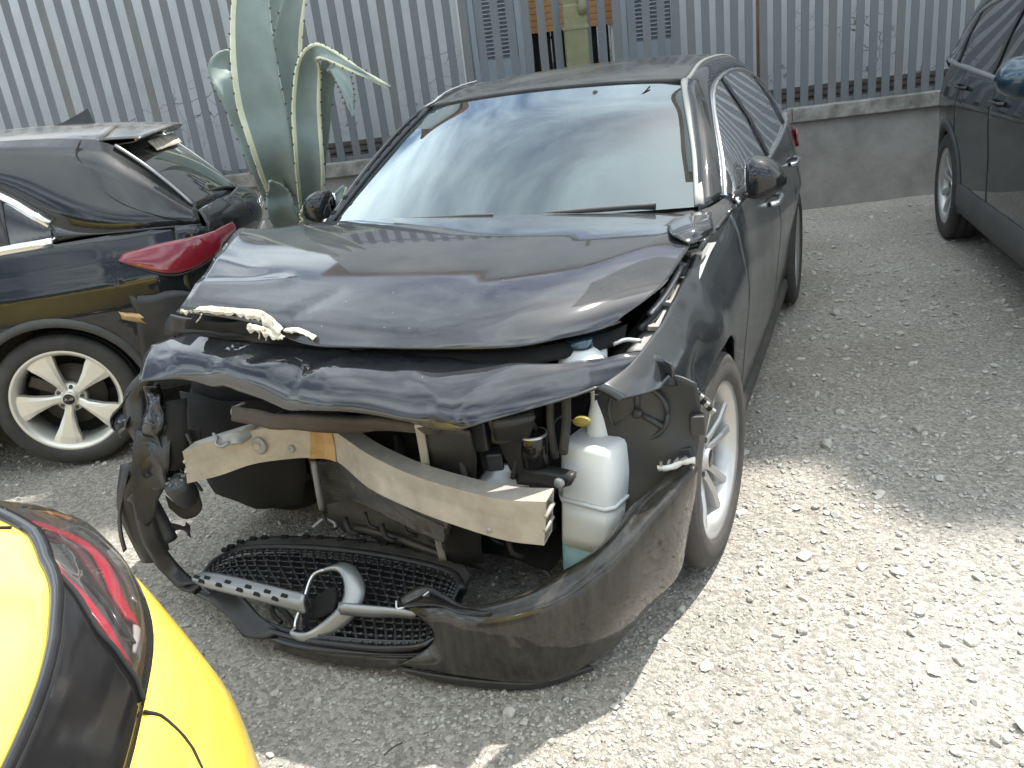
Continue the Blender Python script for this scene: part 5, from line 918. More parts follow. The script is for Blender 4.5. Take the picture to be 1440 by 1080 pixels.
# silver bar, left half with rectangular slots
bt = [V3(p) for p in [(-0.615,-0.671,0.135),(-0.574,-0.661,0.15),(-0.452,-0.673,0.16),(-0.332,-0.69,0.165),(-0.232,-0.704,0.17),(-0.161,-0.716,0.175)]]; bb = [V3(p) for p in [(-0.607,-0.677,0.125),(-0.548,-0.694,0.125),(-0.429,-0.711,0.13),(-0.317,-0.721,0.13),(-0.223,-0.73,0.13),(-0.156,-0.738,0.13)]]
b1 = patch('grille_crossbar', [bt, [V3(p)*.5+V3(q)*.5+[0, -.008, .008] for p, q in zip(bt, bb)], bb], 'silver', gril, 6, 4, 0.012)
BT, BB = spl(np.array(bt), 10), spl(np.array(bb), 10)
for k in range(11):
    i = 6+int(k*3.4); v = 0.36+0.30*(k % 2); p = BT[i]*(1-v)+BB[i]*v+[0, -.012, .011]; box('bar_slot', p, (.021, .010, .007), 'void', b1, rotm('Y', 8)@rotm('X', 30))
b2t = [V3(p) for p in [(-0.049,-0.716,0.165),(0.042,-0.708,0.165),(0.127,-0.702,0.165),(0.19,-0.699,0.16)]]; b2b = [V3(p) for p in [(-0.049,-0.72,0.135),(0.038,-0.713,0.135),(0.118,-0.701,0.14),(0.173,-0.695,0.14)]]
patch('grille_crossbar', [b2t, [V3(p)*.5+V3(q)*.5+[0, -.008, .006] for p, q in zip(b2t, b2b)], b2b], 'silver', gril, 5, 3, 0.012)
# badge ring: tilted open ring of tapering band
ringo = [(-0.188,-0.756,0.085), (-0.195,-0.764,0.075), (-0.148,-0.762,0.075), (-0.11,-0.732,0.09), (-0.066,-0.704,0.125), (-0.054,-0.67,0.155), (-0.072,-0.638,0.185), (-0.108,-0.618,0.2), (-0.146,-0.63,0.2), (-0.18,-0.651,0.185), (-0.184,-0.702,0.14), (-0.193,-0.739,0.1)]
rw = [.6, .8, 1.6, 2.4, 3.0, 3.2, 2.4, 1.5, .6, .5, .5, .6]
cen = np.mean(np.array([V3(p) for p in ringo]), axis=0); RO = []
for p, w_ in zip(ringo, rw):
    p = V3(p); d = p-cen; d /= np.linalg.norm(d); RO.append([p-d*.004*w_, p+[0, -.004, .006], p+d*.010*w_, p+d*.014*w_+[0, .012, -.008]])
RO.append(RO[0]); patch('badge_ring', RO, 'silver', gril, 3, 5, 0.006)
tube('badge_ring_edge', [V3(p)+[0, -.003, .006] for p in (ringo[8], ringo[9], ringo[10], ringo[11], ringo[0])], 0.004, 'chrome', gril, 6, 4)
patch('badge_backing', [[cen+[-.05, .03, -.02], cen+[.03, .05, .03]], [cen+[-.03, -.01, -.05], cen+[.05, .0, -.02]]], 'void', gril, 4, 4, 0.01, 0.01, 20)
# ------------------------------------------------------------------ torn right corner: arch remains, straps, headlamp motor
rag = empty('torn_right_corner', (0, 0, 0), car)
patch('arch_shard', [[(-0.719,-0.55,0.735),(-0.755,-0.556,0.69),(-0.779,-0.579,0.64),(-0.789,-0.607,0.6)], [(-0.758,-0.561,0.715),(-0.824,-0.56,0.665),(-0.88,-0.566,0.61),(-0.842,-0.6,0.57)], [(-0.781,-0.566,0.7),(-0.847,-0.576,0.64),(-0.883,-0.582,0.6),(-0.821,-0.607,0.56)]], 'paint', rag, 4, 4, 0.004, 0.008, 26)
ribbon('arch_strip', [V3(p) for p in [(-0.693,-0.536,0.76),(-0.745,-0.544,0.72),(-0.785,-0.551,0.67),(-0.777,-0.575,0.61),(-0.75,-0.59,0.54),(-0.717,-0.59,0.47),(-0.658,-0.602,0.42)]], (0.075, 0.015, 0.0), 'plastic', rag, 0.006, 5, 0.2, 0.006, 14)
ribbon('arch_strip', [V3(p) for p in [(-0.714,-0.541,0.72),(-0.727,-0.538,0.66),(-0.723,-0.568,0.61),(-0.708,-0.58,0.55),(-0.69,-0.582,0.48),(-0.634,-0.599,0.44)]], (0.04, 0.03, 0.0), 'gloss_black', rag, 0.005, 5, 0.2, 0.004, 16)
patch('torn_panel', [[(-0.709,-0.561,0.71),(-0.719,-0.583,0.645),(-0.743,-0.608,0.58)], [(-0.659,-0.574,0.69),(-0.685,-0.598,0.63),(-0.691,-0.606,0.575)], [(-0.64,-0.599,0.61),(-0.678,-0.6,0.58),(-0.658,-0.611,0.54)]], 'paint', rag, 4, 4, 0.006, 0.012, 24)
patch('torn_panel', [[(-0.768,-0.628,0.55),(-0.72,-0.613,0.56),(-0.686,-0.602,0.55)], [(-0.76,-0.632,0.5),(-0.71,-0.621,0.51),(-0.661,-0.621,0.49)], [(-0.744,-0.639,0.42),(-0.695,-0.635,0.41),(-0.659,-0.625,0.42)]], 'paint', rag, 5, 5, 0.010, 0.012, 18)
tube('broken_duct', [(-0.805,-0.636,0.4),(-0.787,-0.623,0.37),(-0.773,-0.609,0.3),(-0.749,-0.605,0.21)], [.034, .034, .028, .024], 'plastic_grey', rag, 12, 5)
ribbon('broken_strap', [V3(p) for p in [(-0.818,-0.602,0.48),(-0.825,-0.639,0.4),(-0.852,-0.636,0.32),(-0.818,-0.645,0.2),(-0.826,-0.628,0.14)]], (0.07, 0.02, 0.01), 'plastic', rag, 0.006, 5, 0.1)
ribbon('broken_strap', [V3(p) for p in [(-0.74,-0.584,0.34),(-0.72,-0.56,0.29),(-0.684,-0.535,0.29),(-0.653,-0.536,0.33),(-0.66,-0.546,0.36),(-0.675,-0.558,0.37)]], (0.0, 0.0, 0.045), 'rubber_clean', rag, 0.006, 5)
ribbon('broken_strap', [V3(p) for p in [(-0.809,-0.633,0.46),(-0.843,-0.651,0.38),(-0.868,-0.661,0.32),(-0.868,-0.677,0.26),(-0.873,-0.677,0.2)]], (0.015, 0.0, 0.012), 'plastic', rag, 0.006, 5)
ribbon('arch_lip', [V3(p) for p in [(-0.884,-0.567,0.17),(-0.853,-0.578,0.14),(-0.784,-0.607,0.1),(-0.691,-0.645,0.08),(-0.617,-0.666,0.09)]], (0.03, 0.03, 0.02), 'plastic', rag, 0.010, 5, 0.1)
patch('torn_panel', [[(-0.834,-0.611,0.19),(-0.822,-0.585,0.21),(-0.802,-0.578,0.2)], [(-0.838,-0.612,0.15),(-0.806,-0.6,0.16),(-0.791,-0.585,0.16)]], 'plastic', rag, 4, 4, 0.012, 0.01, 20)
patch('bent_shard', [[(-0.82,-0.526,0.22),(-0.796,-0.51,0.2),(-0.79,-0.49,0.21)], [(-0.822,-0.535,0.19),(-0.797,-0.513,0.18),(-0.779,-0.496,0.15)]], 'plastic_dusty', rag, 4, 4, 0.004, 0.012, 30)
c = V3((-0.635,-0.606,0.4)); V, F = lathe_vf([(0.055, 0.0), (0.055, 0.014), (0.046, 0.018), (0.045, 0.030), (0.040, 0.040), (0.020, 0.043), (-0.03, 0.038), (-0.045, 0.030), (-0.045, 0.0)], 24, 'Z'); mo = mesh('lamp_levelling_motor', np.array(V)@rotm('X', 18).T+c, F, 'plastic_grey', rag)
for k in range(8):
    a = k*math.pi/4; box('motor_fin', c+rotm('X', 18)@V3((.024*math.cos(a), .024*math.sin(a), .048)), (.012, .004, .006), 'steel_grey', mo, rotm('Z', math.degrees(a)))
ribbon('hanging_liner', [V3(p) for p in [(-0.624,-0.547,0.68),(-0.618,-0.581,0.58),(-0.631,-0.6,0.47)]], (0.05, 0.03, 0), 'void', rag, 0.006, 5, 0.1, 0.01, 12)
ribbon('hanging_liner', [V3((-0.63,-0.572,0.57))+[.02,.05,0], V3((-0.627,-0.584,0.51))+[.02,.05,0], V3((-0.601,-0.613,0.46))+[.02,.03,0]], (0.035, 0.01, 0), 'rubber_clean', rag, 0.006, 5, 0.1)

# more of the mangled right corner: hanging liner sheets and a strap down to the lip
patch('hanging_sheet', [[(-0.768,-0.594,0.6),(-0.708,-0.595,0.59),(-0.639,-0.594,0.58)], [(-0.754,-0.644,0.53),(-0.715,-0.625,0.5),(-0.644,-0.624,0.5)], [(-0.767,-0.666,0.42),(-0.743,-0.652,0.39),(-0.712,-0.632,0.37)], [(-0.772,-0.682,0.33),(-0.764,-0.664,0.29),(-0.752,-0.648,0.3)]], 'plastic', rag, 5, 5, 0.005, 0.014, 16)
ribbon('broken_strap', [V3(p) for p in [(-0.774,-0.639,0.38),(-0.772,-0.652,0.3),(-0.775,-0.648,0.22),(-0.773,-0.635,0.16),(-0.736,-0.636,0.11),(-0.657,-0.66,0.09)]], (0.05, 0.03, 0.0), 'plastic', rag, 0.006, 5, 0.15, 0.004, 14)
tube('torn_cable', [(-0.588,-0.577,0.58),(-0.557,-0.594,0.52),(-0.577,-0.609,0.46),(-0.57,-0.595,0.4)], 0.005, 'rubber_clean', rag, 6)
for k in range(10):
    a = V3((-.30+.07*k, -.40+.012*(k % 3), .245-.02*(k % 2))); tube('broken_clip', [a, a+[.02, -.02, -.035], a+[.05, -.01, -.05]], 0.006+.003*(k % 2), 'engine', car, 6, 2)
patch('lower_shroud', [[(-.34,-.30,.30), (-.05,-.34,.27), (.25,-.40,.24)], [(-.34,-.33,.20), (-.05,-.37,.17), (.25,-.42,.15)], [(-.32,-.28,.10), (-.05,-.32,.08), (.25,-.36,.08)]], 'plastic_dusty', car, 6, 5, 0.008, 0.02, 9)

# ------------------------------------------------------------------ the parked cars
def shell(root, S):
    """closed body of a parked car from its own measurements"""
    P_, G = S['paint'], S['glass']
    def xf(y, z):
        ins = I(z, *S['ins']); b = sum(0.014*math.exp(-((y-a[0])/0.42)**2)*math.exp(-((z-0.72)/0.12)**2) for a in S['arch']); return I(y, *S['W'])-ins+b
    top = lambda y: I(y, *S['belt']); low = arch_low(lambda y: S['sill'], S['arch']); ex_ = arch_extra(S['arch'])
    cuts = S['cuts']; nm = ['front_fender', 'front_door', 'rear_door', 'quarter_panel']; panels = {}
    for sd in (1, -1):
        for k in range(4):
            a, b = cuts[k]+0.003, cuts[k+1]-0.003
            panels[(sd, k)] = flank(nm[k], root, sd, a, b, low, top, xf, P_, extra=ex_, nz=26)
        for k, (ya, za) in ((1, S['handles'][0]), (2, S['handles'][1])):
            x = xf(ya, za); tube('door_handle', [(sd*(x+0.002), ya-0.11, za), (sd*(x+0.03), ya-0.08, za), (sd*(x+0.036), ya, za+0.003), (sd*(x+0.03), ya+0.08, za+0.005), (sd*(x+0.002), ya+0.11, za+0.005)], 0.013, S.get('handle', P_), panels[(sd, k)], 8)
        greenhouse(root, sd, S['out'], S['inn'], S['blt'], P_, G, S['div'], S.get('trim', 'chrome'), tr=S.get('tr', 0.011), wend=S.get('wend', 1.0))
        for (yc, zc, R) in S['arch']:
            liner(root, (0, yc, zc), sd, R+0.012, 0.45, I(yc, *S['W'])-0.03)
            A = np.linspace(-0.25, math.pi+0.25, 28); rows = []
            for (dr, dx) in ((-0.004, -0.02), (-0.004, 0.012), (S['lipw'], 0.010), (S['lipw']+0.004, -0.012)): rows.append([(sd*(xf(yc+(R+dr)*math.cos(a), max(zc+(R+dr)*math.sin(a), S['sill']))+dx), yc+(R+dr)*math.cos(a), zc+(R+dr)*math.sin(a)) for a in A])
            mesh('arch_trim', np.array(rows).reshape(-1, 3), grid_faces(4, 28), S['clad'], root)
        y0, y1 = S['arch'][0][0]+S['arch'][0][2], S['arch'][1][0]-S['arch'][1][2]; V = []
        for y in np.linspace(y0, y1, 30):
            for (dx, z) in ((-0.08, S['sill']-0.07), (0.004, S['sill']-0.06), (0.022, S['sill']), (0.020, S['sill']+S['cladh']), (-0.012, S['sill']+S['cladh']+0.012)): V.append((sd*(xf(y, S['sill']+0.02)+dx), y, z))
        mesh('side_skirt', V, grid_faces(30, 5), S['clad'], root)
        wheel(root, (sd*S['track'], S['arch'][0][0], S['R']), sd, S['R'], 0.225, S['ri'], S['rim'], mr=S['mr'], mt='rubber_clean', phase=S.get('ph', 0.3)); wheel(root, (sd*S['track'], S['arch'][1][0], S['R']), sd, S['R'], 0.225, S['ri'], S['rim'], mr=S['mr'], mt='rubber_clean', phase=S.get('ph', 0.3))
        m_ = empty('door_mirror', (0, 0, 0), root); ym, zm, xm = S['mirror']; sh = []
        for (dx, rz, ry) in ((0, .03, .03), (.03, .075, .07), (.08, .09, .09), (.14, .085, .09), (.19, .05, .06), (.205, .01, .015)): sh.append([(sd*(xm+dx), ym+ry*math.cos(a)*(1 if math.cos(a) < 0 else .6), zm+rz*math.sin(a)) for a in np.linspace(0, 2*math.pi, 13)])
        R_ = np.array(sh); R_ = np.swapaxes(spl(np.swapaxes(spl(R_, 4), 0, 1), 3), 0, 1); mesh('mirror_shell', R_.reshape(-1, 3), grid_faces(*R_.shape[:2]), S.get('mcol', P_), m_)
        tube('mirror_arm', [(sd*(xm-.06), ym, zm-.09), (sd*(xm), ym, zm-.07), (sd*(xm+.06), ym, zm-.05)], 0.028, 'plastic', m_, 8)
    R = []
    for (y, zc, hw, ze) in S['roof']: R.append([(u*hw, y+(S.get('bow', 0) if y == S['roof'][0][0] else 0)*u*u, ze+(zc-ze)*(1-abs(u)**2.4)) for u in (-1, -.8, -.4, 0, .4, .8, 1)])
    patch('roof', R, S.get('roofm', P_), root, 4, 5, 0.006)
    patch('windshield', S['ws'], G, root, 6, 6, 0.004); patch('hood', S['hood'], P_, root, 6, 6, 0.006)
    patch('rear_window', S['rw'], G, root, 6, 6, 0.004); patch('tailgate', S['tg'], P_, root, 6, 5, 0.006); patch('rear_bumper', S['rb'], S.get('rbm', P_), root, 6, 4, 0.01)
    patch('front_bumper', S['fb'], P_, root, 6, 5, 0.01)
    box('floor_pan', (0, 1.3, S['sill']), (1.5, 4.0, 0.05), 'void', root)
    box('seat_row', (0, 2.3, 0.75), (1.3, 0.5, 0.7), 'interior', root, None, 0.05); box('seat_row', (0, 1.2, 0.75), (1.3, 0.4, 0.7), 'interior', root, None, 0.05)
    return xf
# black crossover on the left, tail towards the wreck
ca = empty('black_crossover'); tag(ca, 'black crossover at the left with red tail light, dented tail and silver wheel', 'car')
S1 = dict(paint='paint', glass='dark_glass', W=([-0.85, -0.5, 0, 0.6, 1.6, 2.65, 2.98, 3.22, 3.40, 3.50], [0.70, 0.84, 0.905, 0.915, 0.92, 0.925, 0.918, 0.885, 0.80, 0.70]),
    ins=([0.2, 0.3, 0.45, 0.6, 0.75, 0.86, 0.90, 0.96, 1.04, 1.12], [0.07, 0.035, 0.02, 0.012, 0.0, 0.0, 0.010, 0.022, 0.045, 0.075]), belt=([-0.8, -0.3, 0.4, 1.5, 2.6, 3.2, 3.62], [0.85, 0.98, 1.02, 1.04, 1.07, 1.08, 1.07]), sill=0.30,
    arch=[(0.0, 0.335, 0.385), (2.65, 0.335, 0.385)], cuts=[-0.80, 0.45, 1.50, 2.35, 3.40], handles=((1.35, 0.92), (2.25, 0.95)), lipw=0.035, clad='cladding', cladh=0.05, track=0.80, R=0.335, ri=0.243, rim='wedge', mr='alloy_bright', mirror=(0.75, 1.12, 0.87), ph=0.63,
    out=[(.76,.55,1.03), (.70,.95,1.28), (.62,1.35,1.47), (.615,1.9,1.545), (.61,2.4,1.545), (.60,2.85,1.515), (.60,3.06,1.478), (.612,3.18,1.385), (.645,3.31,1.25), (.685,3.42,1.115)], inn=[(.80,.70,1.06), (.755,1.0,1.24), (.69,1.35,1.395), (.675,1.9,1.45), (.685,2.3,1.43), (.74,2.58,1.32), (.812,2.79,1.16), (.840,2.96,1.095), (.822,3.20,1.08), (.745,3.43,1.055)], blt=[(.855,.70,1.025), (.858,1.0,1.03), (.86,1.35,1.035), (.862,1.9,1.05), (.86,2.3,1.065), (.85,2.58,1.075), (.846,2.79,1.08), (.842,2.96,1.088), (.825,3.20,1.073), (.747,3.435,1.048)], wend=0.667, div=(0.55, 0.83), trim='chrome', tr=0.020,
    roof=[(1.33, 1.50, .62, 1.475), (1.7, 1.555, .618, 1.53), (2.3, 1.585, .61, 1.548), (2.8, 1.568, .60, 1.522), (3.06, 1.545, .60, 1.484)], roofm='paint_roof',
    ws=[[(-.74,.55,1.03), (0,.35,1.06), (.74,.55,1.03)], [(-.61,1.35,1.47), (0,1.26,1.50), (.61,1.35,1.47)]], hood=[[(-.76,.45,1.02), (0,.33,1.05), (.76,.45,1.02)], [(-.74,-.3,.96), (0,-.4,1.0), (.74,-.3,.96)], [(-.62,-.72,.85), (0,-.86,.88), (.62,-.72,.85)]],
    fb=[[(-.64,-.72,.86), (0,-.88,.88), (.64,-.72,.86)], [(-.74,-.78,.6), (0,-.96,.6), (.74,-.78,.6)], [(-.70,-.76,.25), (0,-.92,.25), (.70,-.76,.25)]],
    rw=[[(-.57,3.09,1.468), (-.3,3.14,1.482), (0,3.16,1.486), (.3,3.14,1.482), (.57,3.09,1.468)], [(-.625,3.26,1.30), (-.31,3.33,1.31), (0,3.35,1.315), (.31,3.33,1.31), (.625,3.26,1.30)], [(-.675,3.415,1.12), (-.34,3.50,1.125), (0,3.53,1.125), (.34,3.50,1.125), (.675,3.415,1.12)]],
    tg=[[(-.68,3.42,1.115), (-.34,3.505,1.12), (0,3.535,1.12), (.34,3.505,1.13), (.68,3.42,1.115)], [(-.73,3.44,1.05), (-.36,3.56,1.065), (0,3.60,1.07), (.36,3.56,1.07), (.72,3.45,1.05)], [(-.75,3.445,.94), (-.36,3.57,.95), (0,3.61,.96), (.36,3.56,.94), (.74,3.45,.94)], [(-.75,3.44,.72), (-.36,3.53,.72), (0,3.57,.72), (.36,3.53,.72), (.75,3.44,.72)]],
    rb=[[(-.80,3.40,.74), (0,3.60,.74), (.80,3.40,.74)], [(-.82,3.42,.55), (0,3.64,.55), (.82,3.42,.55)], [(-.76,3.38,.28), (0,3.58,.28), (.76,3.38,.28)]], rbm='plastic')
xfa = shell(ca, S1)
TH = math.radians(-56); s_ = 0.93; exv = np.array([math.cos(TH), math.sin(TH)]); eyv = np.array([-math.sin(TH), math.cos(TH)])
O1 = np.array([-2.045, 0.165])-s_*(0.88*exv+2.65*eyv); ca.location = (O1[0], O1[1], 0); ca.rotation_euler = (0, 0, TH); ca.scale = (s_, s_, s_)
for sd in (1, -1):
    patch('quarter_infill', [[(sd*(xfa(3.30, z)-.001), 3.30, z) for z in (1.075, .9, .7, .45, .3)], [(sd*.812, 3.41, z) for z in (1.06, .9, .7, .45, .3)], [(sd*.745, 3.455, z) for z in (1.04, .9, .72, .45, .3)]], 'paint', ca, 4, 4, 0.006)
    tl = patch('tail_light', [[(sd*(xfa(3.08, 1.0)+.006),3.08,.985), (sd*(xfa(3.24, 1.0)+.012),3.24,1.005), (sd*.845,3.37,1.012), (sd*.775,3.462,1.012), (sd*.69,3.50,1.015), (sd*.56,3.545,1.018)], [(sd*(xfa(3.06, .95)+.008),3.06,.962), (sd*(xfa(3.24, .93)+.018),3.24,.94), (sd*.855,3.37,.942), (sd*.785,3.472,.965), (sd*.70,3.51,.982), (sd*.56,3.555,.995)], [(sd*(xfa(3.09, .93)+.006),3.09,.945), (sd*(xfa(3.24, .86)+.012),3.24,.872), (sd*.850,3.36,.868), (sd*.78,3.467,.91), (sd*.69,3.505,.95), (sd*.56,3.55,.978)]], 'red_lens', ca, 6, 4, 0.02)
    tube('tail_light_rim', [(sd*(xfa(3.06, .95)+.006),3.05,.965), (sd*(xfa(3.24, .86)+.010),3.24,.862), (sd*.850,3.36,.858), (sd*.785,3.465,.90), (sd*.70,3.505,.94)], 0.008, 'gloss_black', tl, 6)
    O_, I_ = spl(V3(S1['out'])*[sd, 1, 1], 6), spl(V3(S1['inn'])*[sd, 1, 1], 6)
    tube('glass_edge_strip', [O_[q]+[sd*.004, .004, .006] for q in range(38, 54, 3)], 0.009, 'silver', ca, 6, 3)
    tube('hatch_gap', [O_[q]*(1-w)+I_[q]*w+[sd*.0125, 0, .006] for q, w in ((33, .02), (34, .22), (37, .36), (41, .50), (45, .62), (49, .74), (52, .86))], 0.004, 'void', ca, 6, 4)
patch('roof_spoiler', [[(-.602,3.02,1.490), (-.3,3.03,1.532), (0,3.03,1.552), (.3,3.03,1.532), (.602,3.02,1.490)], [(-.59,3.20,1.478), (-.3,3.27,1.505), (0,3.29,1.515), (.3,3.27,1.505), (.59,3.20,1.478)], [(-.585,3.195,1.462), (-.3,3.26,1.488), (0,3.28,1.498), (.3,3.26,1.488), (.585,3.195,1.462)], [(-.58,3.08,1.458), (-.3,3.12,1.472), (0,3.13,1.476), (.3,3.12,1.472), (.58,3.08,1.458)]], 'paint_roof', ca, 4, 4, 0.004)
tube('spoiler_edge', [(-.588,3.203,1.470), (-.3,3.27,1.496), (0,3.29,1.506), (.3,3.27,1.496), (.588,3.203,1.470)], 0.005, 'beam_bronze', ca, 6)
patch('broken_spoiler_strip', [[(-.35,3.225,1.455), (0,3.245,1.46), (.35,3.21,1.45)], [(-.35,3.26,1.40), (0,3.285,1.405), (.35,3.245,1.40)]], 'foam', ca, 4, 3, 0.004, 0.003, 30)
mesh('antenna_fin', [(-.02,2.70,1.575), (.02,2.70,1.575), (-.018,2.90,1.565), (.018,2.90,1.565), (-.008,2.85,1.625), (.008,2.85,1.625), (-.005,2.89,1.642), (.005,2.89,1.642), (-.014,2.76,1.590), (.014,2.76,1.590)], [(0,1,9,8), (8,9,5,4), (4,5,7,6), (6,7,3,2), (0,8,4,6,2), (1,3,7,5,9)], 'gloss_black', ca, False)
patch('dented_tailgate_fold', [[(-.30,3.52,1.115), (-.10,3.535,1.145), (.12,3.55,1.135), (.38,3.51,1.12), (.60,3.45,1.11)], [(-.30,3.585,1.06), (-.10,3.625,1.085), (.12,3.635,1.07), (.38,3.575,1.055), (.62,3.475,1.06)], [(-.30,3.595,.99), (-.10,3.645,1.0), (.12,3.655,.99), (.38,3.59,.985), (.62,3.48,1.0)], [(-.30,3.59,.93), (-.10,3.625,.935), (.12,3.635,.93), (.38,3.58,.93), (.62,3.475,.95)]], 'paint', ca, 6, 6, 0.006, 0.004, 6.0)
for k in range(4):
    V, F = tube_vf([(.045*k-.0675+.027*math.cos(a), 0, .027*math.sin(a)) for a in np.linspace(0, 2*math.pi, 19)], 0.0045, 6, 1); mesh('badge_ring', np.array(V)+[-.02, 3.66, 1.03], F, 'chrome', ca)
box('number_plate', (-0.02, 3.625, 0.84), (.46, .012, .11), 'plate_white', ca, rotm('X', -6))
tube('rear_wiper', [(.0,3.545,1.13), (.2,3.50,1.16), (.42,3.43,1.17)], 0.010, 'plastic', ca, 6)
a, b, c = (.93,3.00,.735), (.905,3.10,.70), (.89,3.18,.66); patch('torn_orange_tape', [[a, b, c], [V3(a)+[.005, .01, -.04], V3(b)+[.005, .01, -.05], V3(c)+[.005, 0, -.03]]], 'beam_bronze', ca, 4, 2, 0.004, 0.008, 25)
patch('torn_bumper_edge', [[(.91,3.06,.80), (.885,3.22,.78), (.82,3.40,.74)], [(.92,3.06,.62), (.90,3.20,.60), (.85,3.40,.58)], [(.905,3.02,.45), (.885,3.18,.44), (.83,3.38,.42)]], 'plastic', ca, 5, 5, 0.008, 0.02, 9)
def txt(name, body, size, m, parent, M, ext=0.001):
    c = bpy.data.curves.new(name, 'FONT'); c.body = body; c.size = size; c.align_x = 'CENTER'; c.align_y = 'CENTER'; c.extrude = ext; c.materials.append(MATS[m]); t_ = bpy.data.objects.new(name, c); COL.objects.link(t_); me_ = bpy.data.meshes.new_from_object(t_.evaluated_get(bpy.context.evaluated_depsgraph_get())); bpy.data.objects.remove(t_); o = bpy.data.objects.new(name, me_); link(o, parent); o.matrix_local = M; return o
for w_ in [o for o in ca.children if o.name.startswith('wheel') and not o.name.startswith('wheel_')]: txt('hub_lettering', 'Audi', 0.022, 'alloy_bright', w_, Matrix(((0, 0, 1, 0.0735), (1, 0, 0, 0), (0, 1, 0, 0), (0, 0, 0, 1))))
# dark teal SUV at the right
su = empty('dark_suv'); tag(su, 'dark teal SUV at the right edge, parked nose to the camera, with grey sill cladding', 'car')
S2 = dict(paint='teal_paint', glass='dark_glass', W=([-0.9, -0.6, -0.2, 0.2, 0.6, 1.6, 2.68, 3.1, 3.4, 3.55], [0.66, 0.82, 0.90, 0.92, 0.925, 0.93, 0.93, 0.905, 0.84, 0.74]),
    ins=([0.25, 0.35, 0.5, 0.68, 0.85, 0.94, 0.98, 1.05, 1.14], [0.06, 0.03, 0.022, 0.018, 0.004, 0.0, 0.010, 0.025, 0.06]), belt=([-0.85, -0.3, 0.4, 1.5, 2.6, 3.55], [0.90, 1.03, 1.08, 1.10, 1.14, 1.16]), sill=0.32,
    arch=[(0.0, 0.36, 0.40), (2.68, 0.36, 0.40)], cuts=[-0.85, 0.50, 1.55, 2.42, 3.53], handles=((1.40, 1.0), (2.32, 1.03)), lipw=0.05, clad='cladding', cladh=0.12, track=0.805, R=0.36, ri=0.245, rim='ten', mr='alloy', mirror=(0.72, 1.17, 0.90), mcol='mirror_blue', handle='gloss_black',
    out=[(.77,.50,1.09), (.72,.85,1.32), (.66,1.25,1.55), (.655,1.8,1.635), (.65,2.5,1.63), (.635,3.05,1.58), (.64,3.30,1.52)], inn=[(.80,.62,1.12), (.77,.90,1.30), (.715,1.25,1.46), (.705,1.8,1.535), (.71,2.4,1.525), (.745,2.85,1.44), (.80,3.15,1.25)], blt=[(.862,.62,1.085), (.865,.90,1.09), (.868,1.25,1.095), (.868,1.8,1.11), (.865,2.4,1.135), (.858,2.85,1.15), (.84,3.15,1.165)], div=(0.5, 0.8), trim='chrome', tr=0.013,
    roof=[(1.22, 1.58, .66, 1.555), (1.7, 1.655, .658, 1.625), (2.4, 1.675, .65, 1.635), (3.0, 1.64, .64, 1.59), (3.35, 1.60, .62, 1.53)],
    ws=[[(-.76,.50,1.09), (0,.30,1.12), (.76,.50,1.09)], [(-.65,1.25,1.555), (0,1.15,1.585), (.65,1.25,1.555)]], hood=[[(-.80,.45,1.07), (0,.28,1.11), (.80,.45,1.07)], [(-.78,-.3,1.02), (0,-.4,1.06), (.78,-.3,1.02)], [(-.64,-.74,.90), (0,-.9,.92), (.64,-.74,.90)]],
    fb=[[(-.66,-.74,.91), (0,-.92,.92), (.66,-.74,.91)], [(-.76,-.80,.6), (0,-.98,.6), (.76,-.80,.6)], [(-.70,-.78,.28), (0,-.92,.28), (.70,-.78,.28)]],
    rw=[[(-.57,3.34,1.52), (0,3.40,1.55), (.57,3.34,1.52)], [(-.64,3.50,1.18), (0,3.58,1.18), (.64,3.50,1.18)]], tg=[[(-.68,3.50,1.18), (0,3.59,1.18), (.68,3.50,1.18)], [(-.76,3.54,.95), (0,3.64,.95), (.76,3.54,.95)], [(-.76,3.54,.70), (0,3.62,.70), (.76,3.54,.70)]],
    rb=[[(-.78,3.55,.72), (0,3.66,.72), (.78,3.55,.72)], [(-.76,3.54,.32), (0,3.64,.32), (.76,3.54,.32)]], rbm='cladding')
shell(su, S2)
for sd in (1, -1): patch('rear_shoulder', [[(sd*.64,3.30,1.52), (sd*.66,3.40,1.40), (sd*.70,3.52,1.17)], [(sd*.80,3.15,1.25), (sd*.79,3.32,1.22), (sd*.76,3.53,1.10)], [(sd*.845,3.15,1.16), (sd*.83,3.35,1.15), (sd*.75,3.55,1.05)]], 'teal_paint', su, 5, 5, 0.006)
TH = math.radians(6.5); exv = np.array([math.cos(TH), math.sin(TH)]); eyv = np.array([-math.sin(TH), math.cos(TH)]); O2 = np.array([1.80, 4.30])-(-0.85*exv+2.68*eyv); su.location = (O2[0], O2[1], 0); su.rotation_euler = (0, 0, TH)
# yellow hatchback, tail corner close to the camera
ye = empty('yellow_hatchback', (0.3, -1.7, 0)); tag(ye, 'bright yellow hatchback at the bottom left with a black tail band and red claw lights', 'car'); YO = V3(ye.location)
plan = [(-2.2,-3.02), (-1.3,-2.34), (-.75,-1.92), (-.36,-1.62), (-.15,-1.455), (-.005,-1.402), (.135,-1.450), (.270,-1.523), (.383,-1.612), (.475,-1.722), (.565,-1.85), (.66,-2.03), (.75,-2.25), (.83,-2.5), (.86,-2.72), (.80,-2.90), (.62,-3.03), (.2,-3.05), (-.7,-3.6)]
PL = spl(np.array([(x, y, 0) for x, y in plan], float), 4); TL = np.gradient(PL, axis=0); TL /= np.linalg.norm(TL, axis=1)[:, None]; NL = np.stack([-TL[:, 1], TL[:, 0], 0*TL[:, 0]], 1)
def ysec(i, prof): return [PL[i]+NL[i]*o+np.array([0, 0, z]) for (o, z) in prof]
